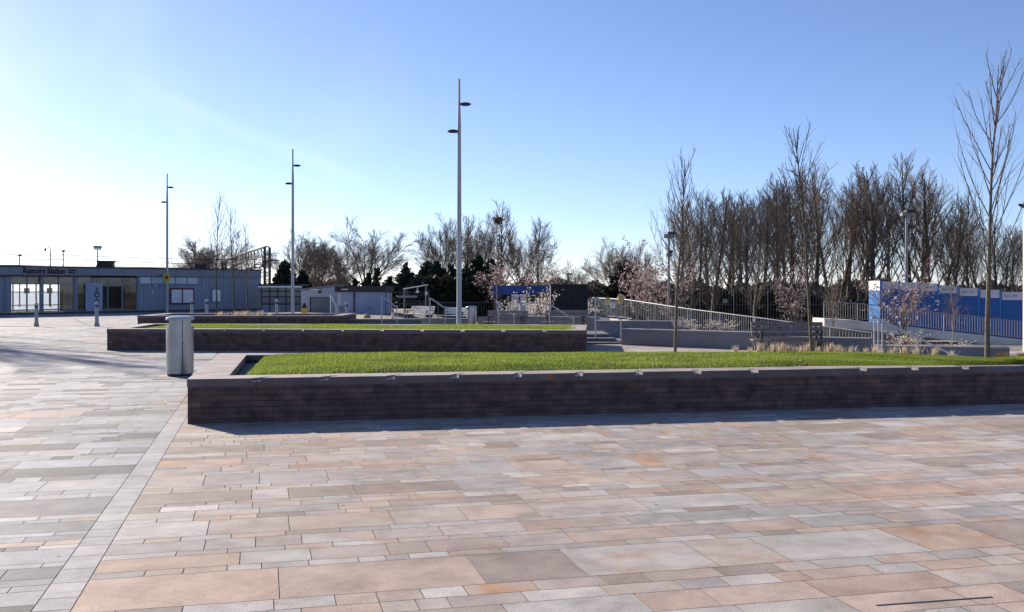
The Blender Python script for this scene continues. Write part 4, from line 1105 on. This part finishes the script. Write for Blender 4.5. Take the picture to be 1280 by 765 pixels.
def tree_mesh(seed, H, style):
    rng = random.Random(seed); tr = MB(); cr = MB(); tips = []
    def sub(pts, n, L, r, ang, lev, t0=.2, up=.06, wob=.09, nn=None, tap=.6):
        for k in range(n):
            t = t0 + (1 - t0) * (k + rng.random()) / n
            p, d = at(pts, min(t, .99)); dd = side_dir(rng, d, ang * rng.uniform(.7, 1.3))
            l = L * rng.uniform(.65, 1.2) * (1 - tap * t * .8)
            q, rd = grow(rng, p, dd, l, r, r * .35, 3 if lev > 1 else 4, wob, up)
            cr.tube(q, rd, 3, False)
            if lev > 1: sub(q, nn[0], l * .5, max(.007, r * .6), ang, lev - 1, .15, up, wob * 1.1, nn[1:], tap)
            else: tips.append(q[-1]); tips.append(q[-2])
    if style == 'poplar':
        pts, rd = grow(rng, Vector((0, 0, -.3)), Vector((rng.gauss(0, .03), rng.gauss(0, .03), 1)), H * .97, H * .016, .02, 12, .03, .02)
        tr.tube(pts, rd, 7)
        n1 = 25
        for k in range(n1):
            t = .20 + .74 * (k + rng.random()) / n1
            p, d = at(pts, t); dd = side_dir(rng, d, R(rng.uniform(20, 38)), k * 2.4 + rng.uniform(-.4, .4))
            l = H * (.50 * (1 - t) + .10) * rng.uniform(.75, 1.2)
            r = H * .0042 * (1.15 - t * .7)
            q, r2 = grow(rng, p, dd, l, r, .012, 6, .07, .14); cr.tube(q, r2, 4, False)
            sub(q, 9, l * .44, .016, R(28), 2, .16, .10, .07, [7], .5)
    elif style == 'spread':
        pts, rd = grow(rng, Vector((0, 0, -.3)), Vector((rng.gauss(0, .06), rng.gauss(0, .06), 1)), H * .30, H * .024, H * .017, 5, .05, .03)
        tr.tube(pts, rd, 8); n0 = 9
        for k in range(n0):
            p, d = at(pts, .99 if k else .99); p = at(pts, rng.uniform(.55, .99))[0]
            dd = side_dir(rng, Vector((0, 0, 1)), R(rng.uniform(8, 56)), k * 2 * math.pi / n0 + rng.uniform(-.4, .4))
            l = H * rng.uniform(.55, .74)
            q, r2 = grow(rng, p, dd, l, H * .0085, .015, 8, .06, .04); cr.tube(q, r2, 5, False)
            for j in range(10):
                t = .16 + .8 * (j + rng.random()) / 10; p2, d2 = at(q, min(t, .98))
                l2 = H * .30 * (1.15 - t * .75) * rng.uniform(.75, 1.2)
                q2, r3 = grow(rng, p2, side_dir(rng, d2, R(rng.uniform(26, 50))), l2, H * .0030, .009, 5, .07, .015); cr.tube(q2, r3, 4, False)
                sub(q2, 13, l2 * .55, .011, R(32), 2, .10, .015, .06, [9], .4)
    elif style == 'young':
        pts, rd = grow(rng, Vector((0, 0, -.1)), Vector((rng.gauss(0, .012), rng.gauss(0, .012), 1)), H, H * .0085, .005, 14, .018, .02)
        tr.tube(pts, rd, 8); n1 = 34
        for k in range(n1):
            t = .27 + .66 * (k + rng.random()) / n1
            p, d = at(pts, t); dd = side_dir(rng, d, R(rng.uniform(22, 40)), k * 2.4 + rng.uniform(-.4, .4))
            l = H * (.34 * (1 - t) + .12) * rng.uniform(.6, 1.15)
            q, r2 = grow(rng, p, dd, l, H * .0019, .0035, 7, .05, .13); cr.tube(q, r2, 5, False)
            sub(q, 5, l * .45, .0036, R(26), 1, .15, .12, .05, [2], .4)
    elif style == 'birch':
        pts, rd = grow(rng, Vector((0, 0, -.3)), Vector((rng.gauss(0, .05), rng.gauss(0, .05), 1)), H, H * .010, .01, 10, .04, .02)
        tr.tube(pts, rd, 6); n1 = 24
        for k in range(n1):
            t = .25 + .72 * (k + rng.random()) / n1
            p, d = at(pts, t); dd = side_dir(rng, d, R(rng.uniform(28, 48)), k * 2.4)
            l = H * (.32 * (1 - t) + .08) * rng.uniform(.8, 1.15)
            q, r2 = grow(rng, p, dd, l, H * .0028, .008, 5, .08, .05); cr.tube(q, r2, 3, False)
            sub(q, 8, l * .45, .011, R(36), 2, .12, .0, .12, [6], .4)
    elif style == 'bush':
        pts, rd = grow(rng, Vector((0, 0, -.1)), Vector((0, 0, 1)), H * .3, H * .013, H * .010, 4, .05, .02)
        tr.tube(pts, rd, 6)
        for k in range(8):
            p = at(pts, rng.uniform(.4, .99))[0]
            dd = side_dir(rng, Vector((0, 0, 1)), R(rng.uniform(10, 50)), k * .785 + rng.uniform(-.3, .3)); l = H * rng.uniform(.5, .75)
            q, r2 = grow(rng, p, dd, l, H * .007, .008, 6, .10, .05); cr.tube(q, r2, 4, False)
            sub(q, 10, l * .42, .008, R(36), 2, .12, .04, .1, [5], .35)
    return tr, cr, tips

def quads_at(rs, P, size, jitter, per, flat=0.0):
    P = np.repeat(np.array([tuple(p) for p in P]), per, axis=0); n = len(P)
    P = P + rs.normal(0, 1, (n, 3)) * jitter
    a = rs.normal(0, 1, (n, 3)); a /= np.linalg.norm(a, axis=1)[:, None]
    b = np.cross(a, rs.normal(0, 1, (n, 3))); b /= np.linalg.norm(b, axis=1)[:, None]
    s = size * rs.uniform(.6, 1.35, n)[:, None]
    V = np.empty((n * 4, 3)); V[0::4] = P - a * s; V[1::4] = P - b * s * .7; V[2::4] = P + a * s; V[3::4] = P + b * s * .7
    return V, np.arange(n * 4).reshape(-1, 4)

PROTO = {}
def tree(key, name, label, cat, loc, rz, scale, group, seed, H, style, bark, twig, extra=None):
    if key in PROTO:
        return copy_thing(PROTO[key], loc, rz, label, scale, group)
    tr, cr, tips = tree_mesh(seed, H, style)
    t = thing(name, label, cat, loc, rz, group)
    t.scale = scale if isinstance(scale, tuple) else (scale,) * 3
    tr.build('trunk', M[bark], t, True); cr.build('crown', M[twig], t)
    if extra:
        rs = np.random.RandomState(seed)
        for nm, mt, size, jit, per, frac, zmin in extra:
            tp = [p for p in tips if rs.rand() < frac and p.z > zmin]
            V, Fq = quads_at(rs, tp, size, jit, per); np_mesh(nm, V, Fq, M[mt], t)
    PROTO[key] = t
    return t

rng = random.Random(77)
# --- slim young trees in the near planter
def ydown(px, py, D, ytop): return (ZY(ytop, D) - ZY(py, D))
GY = 'young bare trees by the near lawn'
for key, px, pyb, D, yt, lab, sd in (('y1', 844, 438, 17.9, 190, 'left slim bare young tree behind the near lawn', 4), ('y2', 1015, 441, 16.75, 150, 'middle slim bare young tree behind the lawn beside the brown bench', 8), ('y3', 1234, 453, 15.0, 68, 'nearest and tallest bare young tree at the right end of the lawn', 15)):
    H = ydown(px, pyb, D, yt)
    tree(key, 'young_tree', lab, 'tree', WP(px, pyb, D), rng.uniform(0, 6), 1.0, GY, sd, H, 'young', 'youngbark', 'youngtwig')
GS = 'slim bare trees in the far planter'
for i, (px, yt, lab) in enumerate(((271, 243, 'left of three slim bare trees in the far planter'), (293, 256, 'middle of three slim bare trees in the far planter'), (309.5, 276, 'right of three slim bare trees in the far planter'))):
    D = 45; H = ZY(yt, D) - .4
    tree('s%d' % i, 'young_tree', lab, 'tree', W(px, D, .4), rng.uniform(0, 6), 1.0, GS, 30 + i, H, 'young', 'bark', 'twig')

# --- wood on the right
words = ['first', 'second', 'third', 'fourth', 'fifth', 'sixth', 'seventh', 'eighth', 'ninth', 'tenth', 'eleventh', 'twelfth', 'thirteenth', 'fourteenth', 'fifteenth', 'sixteenth', 'seventeenth', 'eighteenth', 'nineteenth', 'twentieth']
GWD = 'tall bare trees of the wood behind the ramps'
def wood_row(row, lst, D0, rowname):
    for i, (px, yt) in enumerate(lst):
        D = D0 + rng.uniform(-3, 3); g = -2.0
        H = ZY(yt, D) - g; v = rng.randrange(6)
        if row and rng.random() < .0: pass
        s = H / 13.0
        tree('p%d' % v, 'bare_tree', '%s tall bare tree from the left in the %s row of the wood' % (words[i], rowname), 'tree', W(px, D, g), rng.uniform(0, 6.28), (s * rng.uniform(1.0, 1.4),) * 2 + (s,), GWD, 100 + v, 13.0, 'poplar', 'bark', 'twig')
wood_row(0, [(852, 246), (873, 240), (893, 238), (914, 241), (934, 246), (954, 238), (975, 224), (996, 216), (1022, 206), (1048, 214), (1070, 226), (1094, 202), (1140, 194), (1158, 214), (1187, 246), (1212, 268), (1243, 272), (1268, 282)], 92, 'front')
wood_row(1, [(862, 250), (884, 246), (904, 244), (924, 250), (944, 244), (966, 236), (986, 232), (1010, 224), (1036, 224), (1060, 232), (1084, 222), (1112, 226), (1150, 214), (1176, 250), (1200, 262), (1228, 280), (1256, 288), (1285, 284)], 108, 'back')
# pale stemmed young birches in front
GB = 'pale stemmed birches behind the ramp railing'
for i, (px, yt, lab) in enumerate(((864, 300, 'leftmost leaning pale stemmed birch behind the long ramp railing'), (888, 296, 'second pale stemmed birch behind the long ramp railing'), (944, 300, 'pale stemmed birch above the left end of the brown bench'), (1041, 318, 'pale thin tree at the left end of the upper ramp railing'), (1190, 340, 'thin pale stemmed sapling in front of the blue hoarding'))):
    D = 64 if i < 3 else 57; g = -1.8; H = ZY(yt, D) - g; s = H / 7.0
    if i == 4: s *= .95
    tree('b%d' % (i % 2), 'birch_tree', lab, 'tree', W(px, D, g), rng.uniform(0, 6), s, GB, 50 + (i % 2), 7.0, 'birch', 'palebark', 'twig')
# --- trees on the left and centre
GL = 'bare spreading trees beyond the station and cabins'
for i, (px, yt, D, v, lab, sc) in enumerate(((246, 288, 122, 0, 'low bare tree behind the station roof, left of the slim trees', 1.25), (284, 284, 128, 1, 'bare tree behind the station roof and the slim trees', 1.15),
        (378, 286, 115, 2, 'bare spreading tree behind the mid height lamp post', 1.0), (398, 284, 120, 0, 'bare spreading tree just right of the mid height lamp post', 1.0), (455, 264, 110, 1, 'large bare spreading tree clad in dark ivy above the blue grey cabin', 1.05), (428, 296, 125, 2, 'smaller bare tree left of the large ivy clad tree', .9),
        (556, 264, 118, 2, 'bare tree just left of the tallest lamp post above the conifers', .85), (600, 262, 120, 0, 'bare tree just right of the tallest lamp post', .8), (655, 266, 116, 1, 'bare upright tree above the left half of blue container', .8),
        (766, 296, 120, 2, 'low hazy bare tree right of the black enclosure', 1.0), (800, 300, 118, 0, 'low bare tree behind the large pink blossom tree', 1.0), (716, 322, 130, 1, 'small distant bare tree above the black enclosure', .8))):
    g = -1.0; H = ZY(yt, D) - g; s = H / 10.0
    t = tree('l%d' % v, 'bare_tree', lab, 'tree', W(px, D, g), rng.uniform(0, 6.28), (s * sc, s * sc, s), GL, 70 + v, 10.0, 'spread', 'bark', 'twig')
for px, yt, lab in ((626, 254, 'tallest central bare tree with ivy stem and a bird nest'), (582, 270, 'upright bare tree hidden behind the tallest lamp post'), (672, 276, 'upright bare tree above the right half of blue container')):
    D = 112; g = -1; H = ZY(yt, D) - g; s = H / 13.0
    tt = tree('p%d' % (px % 6), 'bare_tree', lab, 'tree', W(px, D, g), rng.uniform(0, 6), (s * 1.15, s * 1.15, s), 'upright bare trees behind the blue container', 100 + px % 6, 13.0, 'poplar', 'bark', 'twig')
    if px == 626:
        rs = np.random.RandomState(9); H0 = H
        zs = rs.uniform(.2, .72, 120) * 13; P = np.column_stack([rs.normal(0, .16, 120), rs.normal(0, .16, 120), zs])
        V, Q = quads_at(rs, P, .13, .1, 3); np_mesh('ivy', V, Q, M['ivy'], tt)
# nest
q = WP(622, 275, 111.4); rs = np.random.RandomState(3); P = rs.normal(0, .22, (160, 3)) * np.array([1, 1, .7]); V, Q = quads_at(rs, P, .12, .05, 3)
o = np_mesh('bird_nest', V, Q, M['black']); o.location = q; tag(o, 'dark round bird nest high in the tallest central bare tree', 'nest')
# ivy around the large left tree
q = W(455, 109, -1)
rs = np.random.RandomState(12); P = []
for cx, top, w in ((-.6, 3.6, .55), (.2, 4.3, .7), (1.1, 4.8, .45), (-1.4, 2.6, .6)):
    n = 240; z = rs.uniform(0, 1, n); P.append(np.column_stack([cx + (z * .35 * np.sign(cx)) + rs.normal(0, 1, n) * w * (1.1 - z), rs.normal(0, .4, n), z * top]))
V, Q = quads_at(rs, np.vstack(P), .17, .1, 4)
o = np_mesh('ivy_thicket', V, Q, M['ivy']); o.location = q; tag(o, 'dark ivy thicket around the large spreading tree above the cabin', 'ivy')

# --- conifers
def conifer(key, label, px, ytop, D, wpx, seed, grp='dark conifers behind the cabins'):
    g = -1.2; H = ZY(ytop, D) - g; R0 = wpx * 1.35 / F * D / 2
    if key in PROTO:
        h0, r0 = PROTO[key + 'd']; return copy_thing(PROTO[key], W(px, D, g), seed * 1.3, label, (R0 / r0, R0 / r0, H / h0))
    rs = np.random.RandomState(seed); t = thing('conifer', label, 'conifer', W(px, D, g), 0, grp)
    MB().tube([(0, 0, -.2), (0, 0, H * .9)], [.16, .03], 7).build('trunk', M['bark'], t, True)
    P = []
    n = 1700
    zz = (1 - np.sqrt(rs.uniform(0, 1, n))) * .6 + rs.uniform(0, 1, n) * .4
    lob = 1 + .28 * np.sin(zz * 31 + rs.uniform(0, 6)) + .15 * rs.normal(0, 1, n)
    az = rs.uniform(0, 2 * np.pi, n); prof = np.clip(1 - zz, 0, 1) ** .9 * 1.25
    rad = R0 * prof * lob * np.sqrt(rs.uniform(.15, 1, n)) * (1 + .22 * np.sin(az * 3 + zz * 9))
    P = np.column_stack([rad * np.cos(az), rad * np.sin(az), zz * H - .12 * rad])
    V, Q = quads_at(rs, P, .19, .10, 5); np_mesh('crown', V, Q, M['conifer'], t)
    PROTO[key] = t; PROTO[key + 'd'] = (H, R0); return t
for i, (px, yt, D, w, lab) in enumerate(((355, 321, 96, 34, 'dark conifer just left of the mid height lamp post'), (378, 336, 96, 26, 'small dark conifer right of the mid height lamp post'), (487, 345, 95, 30, 'small dark conifer right of the blue grey cabin'), (507, 328, 94, 36, 'pointed dark conifer behind the glazed shelter'),
        (533, 322, 92, 40, 'broad dark conifer left of the tallest lamp post'), (547, 324, 90, 34, 'second dark conifer left of the tallest lamp post'), (564, 330, 88, 36, 'dark conifer touching the tallest lamp post on its left'), (584, 330, 91, 36, 'dark conifer hidden partly behind the tallest lamp post'), (597, 314, 92, 38, 'tall dark conifer right of the tallest lamp post'), (614, 322, 90, 32, 'dark conifer behind the left pink blossom tree'), (520, 348, 86, 44, 'low dark conifer filling the gap behind the glazed shelter'), (470, 348, 98, 30, 'low dark conifer behind the right end of blue grey cabin'), (780, 322, 95, 44, 'dark evergreen behind the large pink blossom tree'))):
    conifer('c%d' % (i % 4), lab, px, yt, D, w, i + 1)

# --- evergreen hedges (dark understorey)
def hedge(label, pa, pb_, yt, D, depth, seed, gz, n=2600, lum='hedge', size=.20):
    rs = np.random.RandomState(seed); a, b = W(pa, D), W(pb_, D)
    x = rs.uniform(a.x, b.x, n); top = ZY(yt, D) * np.ones(n) + .55 * np.sin(x * 1.1 + seed) * np.cos(x * .37) + .2 * np.sin(x * 3.3)
    z = gz + (top - gz) * np.sqrt(rs.uniform(0, 1, n)); y = D + rs.uniform(0, depth, n)
    V, Q = quads_at(rs, np.column_stack([x, y, z]), size, .12, 4)
    o = np_mesh('evergreen_hedge', V - np.array([a.x, a.y, gz]), Q, M[lum]); o.location = (a.x, a.y, gz)
    tag(o, label, 'hedge')
hedge('dark evergreen hedge under the wood behind the long ramp railing', 815, 1000, 362, 84, 3, 3, -2, 4200)
hedge('dark hedge behind the pale benches under the conifers', 512, 625, 352, 86, 3, 5, -1.2, 4500)
hedge('low brownish hedge under the wood left of the blue hoarding', 1000, 1090, 380, 84, 3, 8, -2, 1800)
hedge('low dark hedge behind the blue hoarding at right', 1090, 1300, 368, 100, 3, 9, -2, 2400)
D = 76; g = -2
mesh_fence('mesh_fence', 'dark tall mesh fence in front of the wood behind the ramp', [W(790, D, g), W(1045, D, g)], ZY(360, D) - g, M['dark'], .22, .014, rails=(.03, .33, .66, .98), step=2.6)
t = thing('fence_plate', 'small pale plate fixed on the dark fence below the birches', 'plate', WP(906.5, 379, 75.8))
m = MB(); m.box(-.16, .16, -.02, 0, 0, .32); m.build('plate', M['slate'], t)

# --- blossom trees
GPK = 'pink blossom trees along the ramp'
def blossom(key, label, px, ytop, D, wid_px, g, seed, flower, sizes, dens, grp, name='blossom_tree', frac=1.0):
    H = ZY(ytop, D) - g; s = H / 4.0; w = (wid_px / F * D / 2) / 1.3
    return tree(key, name, label, 'blossom tree' if name == 'blossom_tree' else 'shrub', W(px, D, g), seed * .9, (w, w, s), grp, seed, 4.0, 'bush', 'bark', 'twig', [('blossom', flower, sizes, .06, dens, frac, .6)])
blossom('k1', 'round pink blossom tree right of the tallest lamp post', 625, 318, 84, 54, -1, 41, 'pink', .06, 2, GPK, frac=.7)
blossom('k2', 'pale loose blossom tree above the right end of blue container', 676, 318, 85, 60, -1, 42, 'palepink', .045, 2, GPK, frac=.7)
blossom('k1', 'large pink blossom tree left of the floodlight, above the notices', 796, 306, 66, 62, -1.2, 43, 'pink', .06, 2, GPK, frac=.7)
blossom('k3', 'wide pink blossom tree around the two headed floodlight', 838, 318, 62, 66, -1.2, 44, 'pink', .055, 2, GPK, frac=.7)
blossom('k3', 'upright pink blossom tree left of the middle young tree', 992, 324, 62, 44, -1.8, 45, 'pink', .055, 2, GPK, frac=.7)
blossom('k4', 'sparse pink blossom tree in front of the blue hoarding', 1130, 330, 52, 84, -1.6, 46, 'pink', .065, 1, GPK, frac=.6)
GWS = 'white flowering shrubs'
for i, (px, yt, D, w, g, lab) in enumerate(((636, 370, 46, 30, -.3, 'white flowering shrub behind the left brown bench'), (676, 358, 46, 44, -.3, 'large white flowering shrub between the two brown benches'), (862, 396, 30.5, 50, .2, 'white flowering shrub behind the trunk of left young tree'), (903, 398, 30, 36, .2, 'low white flowering shrub above the long grey wall'), (1132, 411, 27.5, 50, -.2, 'white flowering shrub behind the long sloping handrail'), (1196, 423, 27, 40, -.3, 'small white flowering shrub left of the nearest young tree'))):
    H = ZY(yt, D) - g; s = H / 4.0; w_ = (w / F * D / 2) / 1.55
    tree('ws', 'flowering_shrub', lab, 'shrub', W(px, D, g), i * 1.1, (w_, w_, s), GWS, 61, 4.0, 'bush', 'bark', 'twig', [('blossom', 'whiteflower', .075, .08, 1, .7, .3)])

# --- tufts of dry grass
def tuft(key, label, loc, grp, h, w, mt, n=150, seed=1, cat='grass tuft'):
    if key in PROTO: return copy_thing(PROTO[key], loc, rng.uniform(0, 6), label, rng.uniform(.75, 1.25), grp)
    rs = np.random.RandomState(seed)
    az = rs.uniform(0, 2 * np.pi, n); le = rs.uniform(.15, 1, n); hh = h * rs.uniform(.55, 1.05, n)
    b = np.column_stack([rs.normal(0, w * .25, n), rs.normal(0, w * .25, n), np.zeros(n)])
    mid = b + np.column_stack([np.cos(az) * w * le * .35, np.sin(az) * w * le * .35, hh * .65]); tip = b + np.column_stack([np.cos(az) * w * le, np.sin(az) * w * le, hh])
    wd = np.column_stack([-np.sin(az), np.cos(az), np.zeros(n)]) * .0035
    V = np.empty((n * 5, 3)); V[0::5] = b - wd; V[1::5] = b + wd; V[2::5] = mid + wd; V[3::5] = mid - wd; V[4::5] = tip
    i0 = np.arange(n) * 5
    T = np.vstack([np.column_stack([i0, i0 + 1, i0 + 2]), np.column_stack([i0, i0 + 2, i0 + 3]), np.column_stack([i0 + 3, i0 + 2, i0 + 4])])
    o = np_mesh('dry_grass_tuft' if mt == 'straw' else 'rusty_plant', V, T, M[mt]); o.location = loc; tag(o, label, cat, grp); PROTO[key] = o; return o
GT = 'dry grass tufts along the back of the near lawn'
for px in (919, 938, 948, 957, 966, 975, 984, 993, 1002, 1010, 1023, 1036, 1047, 1055, 1066, 1080, 1094, 1102, 1117, 1128, 1146, 1168, 1192):
    k = (px - 1015) / 220
    D = 16.85 - max(0, k) * 1.9; 
    tuft('tf', 'straw coloured dry grass tuft along the back edge of the near lawn', W(px + rng.uniform(-2, 2), D + rng.uniform(0, .35), .47), GT, .21, .10, 'straw', 75, 2)
GT2 = 'dry grass tufts in the far planter'
for px in (275, 283, 295, 303, 308, 314, 325, 337): tuft('tg', 'pale dry grass tuft in the far planter below the slim trees', W(px, 44.2 + rng.uniform(-.3, .3), .40), GT2, .27, .26, 'straw', 100, 5)
for px, d, lab in ((1252, 15.3, 'left rust coloured low plant at the right end of near lawn'), (1266, 15.2, 'middle rust coloured low plant at the right end of near lawn'), (1278, 15.3, 'right rust coloured low plant at the right end of near lawn')):
    tuft('tr', lab, W(px, d, .48), 'rust coloured plants at the right end of the lawn', .17, .17, 'rust_leaf', 260, 7, 'plant')

# --- tree outside the view whose shadow falls on the paving at left
for k, (x, y, s, lab) in enumerate(((-30, 42.6, 1.12, 'bare tree just beyond the left edge shading the paving'), (-32.5, 47, 1.12, 'second bare tree beyond the left edge shading the paving'))):
    tree('p%d' % (k + 1), 'bare_tree', lab, 'tree', (x, y, 0), 1.0 + k, s, GL, 101 + k, 13.0, 'poplar', 'bark', 'twig')
# far off line of trees and bushes on the horizon
rs = np.random.RandomState(21); n = 5200; a_, b_ = W(325, 190), W(1420, 190)
x = rs.uniform(a_.x, b_.x, n); tp = 2.2 + 1.2 * np.sin(x * .21) * np.cos(x * .083) + .6 * np.sin(x * .9)
V, Q = quads_at(rs, np.column_stack([x, 190 + rs.uniform(0, 6, n), -2 + (tp + 2) * np.sqrt(rs.uniform(0, 1, n))]), .5, .25, 4)
tag(np_mesh('distant_treeline', V, Q, M['farwood']), 'far off dark line of trees and bushes on the horizon', 'wood', kind='stuff')

# ------------------------------------------------------------------ camera, sun, sky
cam = bpy.data.cameras.new('camera'); co = bpy.data.objects.new('camera', cam); COL.objects.link(co)
co.location = (0, 0, EYE); co.rotation_euler = (R(90), 0, 0)
cam.sensor_width = 36; cam.lens = 36 * F / 1280; cam.shift_y = -(382.5 - HY) / 1280; cam.clip_end = 3000; cam.clip_start = .05
S.camera = co
EL, AZ = R(23), R(-43)
sd = Vector((math.sin(AZ) * math.cos(EL), math.cos(AZ) * math.cos(EL), math.sin(EL)))
sun = bpy.data.lights.new('sun', 'SUN'); sun.energy = 4.8; sun.angle = R(.53); sun.color = (1.0, .88, .735)
so = bpy.data.objects.new('sun', sun); COL.objects.link(so); so.rotation_euler = (-sd).to_track_quat('-Z', 'Y').to_euler(); so.location = (-30, 30, 40)
wd = bpy.data.worlds.new('World'); S.world = wd; wd.use_nodes = True
nt = wd.node_tree; bg = nt.nodes['Background']
sky = nt.nodes.new('ShaderNodeTexSky'); sky.sky_type = 'NISHITA'; sky.sun_disc = False
sky.sun_elevation = EL; sky.sun_rotation = AZ; sky.altitude = 50; sky.air_density = 0.72; sky.dust_density = 0.22; sky.ozone_density = 4.5
tint = nt.nodes.new('ShaderNodeMix'); tint.data_type = 'RGBA'; tint.blend_type = 'MULTIPLY'; tint.inputs[0].default_value = 1
nt.links.new(sky.outputs[0], tint.inputs[6]); tint.inputs[7].default_value = (1.06, .95, .99, 1)
hs = nt.nodes.new('ShaderNodeHueSaturation'); hs.inputs['Saturation'].default_value = .97; nt.links.new(tint.outputs[2], hs.inputs['Color'])
def skydir(px, py): return Vector(((px - CX) / F, 1, -(py - HY) / F)).normalized()
d1, d2 = skydir(195, 118), skydir(452, 226); nn = d1.cross(d2).normalized(); dm = (d1 + d2).normalized()
NN, LL = nt.nodes, nt.links
tcw = NN.new('ShaderNodeTexCoord')
def dotv(v):
    q = NN.new('ShaderNodeVectorMath'); q.operation = 'DOT_PRODUCT'; LL.new(tcw.outputs['Generated'], q.inputs[0]); q.inputs[1].default_value = v; return q.outputs['Value']
def mth(op, a, b=None):
    q = NN.new('ShaderNodeMath'); q.operation = op
    for i, x in enumerate((a, b)):
        if x is None: continue
        if isinstance(x, (int, float)): q.inputs[i].default_value = x
        else: LL.new(x, q.inputs[i])
    return q.outputs[0]
def mrange(x, a, b, c, d):
    q = NN.new('ShaderNodeMapRange'); q.interpolation_type = 'SMOOTHSTEP'
    for i, k in enumerate((a, b, c, d)): q.inputs[i + 1].default_value = k
    LL.new(x, q.inputs[0]); return q.outputs[0]
nz = NN.new('ShaderNodeTexNoise'); nz.inputs['Scale'].default_value = 9; nz.inputs['Detail'].default_value = 6; LL.new(tcw.outputs['Generated'], nz.inputs['Vector'])
line = mrange(mth('ABSOLUTE', mth('ADD', dotv(nn), mth('MULTIPLY', mth('SUBTRACT', nz.outputs['Fac'], .5), .012))), 0.0, .012, 1.0, 0.0)
span = mrange(dotv(dm), math.cos(.135), math.cos(.03), 0.0, 1.0)
cir = mrange(nz.outputs['Fac'], .45, .75, 0.0, .10)
left = mrange(dotv(skydir(60, 300)), .92, 1.0, 0.0, 1.0)
fac = mth('ADD', mth('MULTIPLY', mth('MULTIPLY', line, span), .065), mth('MULTIPLY', cir, left))
cl = NN.new('ShaderNodeMix'); cl.data_type = 'RGBA'; LL.new(fac, cl.inputs[0]); LL.new(hs.outputs[0], cl.inputs[6]); cl.inputs[7].default_value = (9, 9, 9, 1)
LL.new(cl.outputs[2], bg.inputs['Color']); bg.inputs['Strength'].default_value = .09
S.view_settings.view_transform = 'Standard'; S.view_settings.look = 'None'; S.view_settings.exposure = .9; S.view_settings.gamma = 1
S.render.resolution_x = 1024; S.render.resolution_y = 612
S.render.engine = 'CYCLES'
S.cycles.transparent_max_bounces = 16
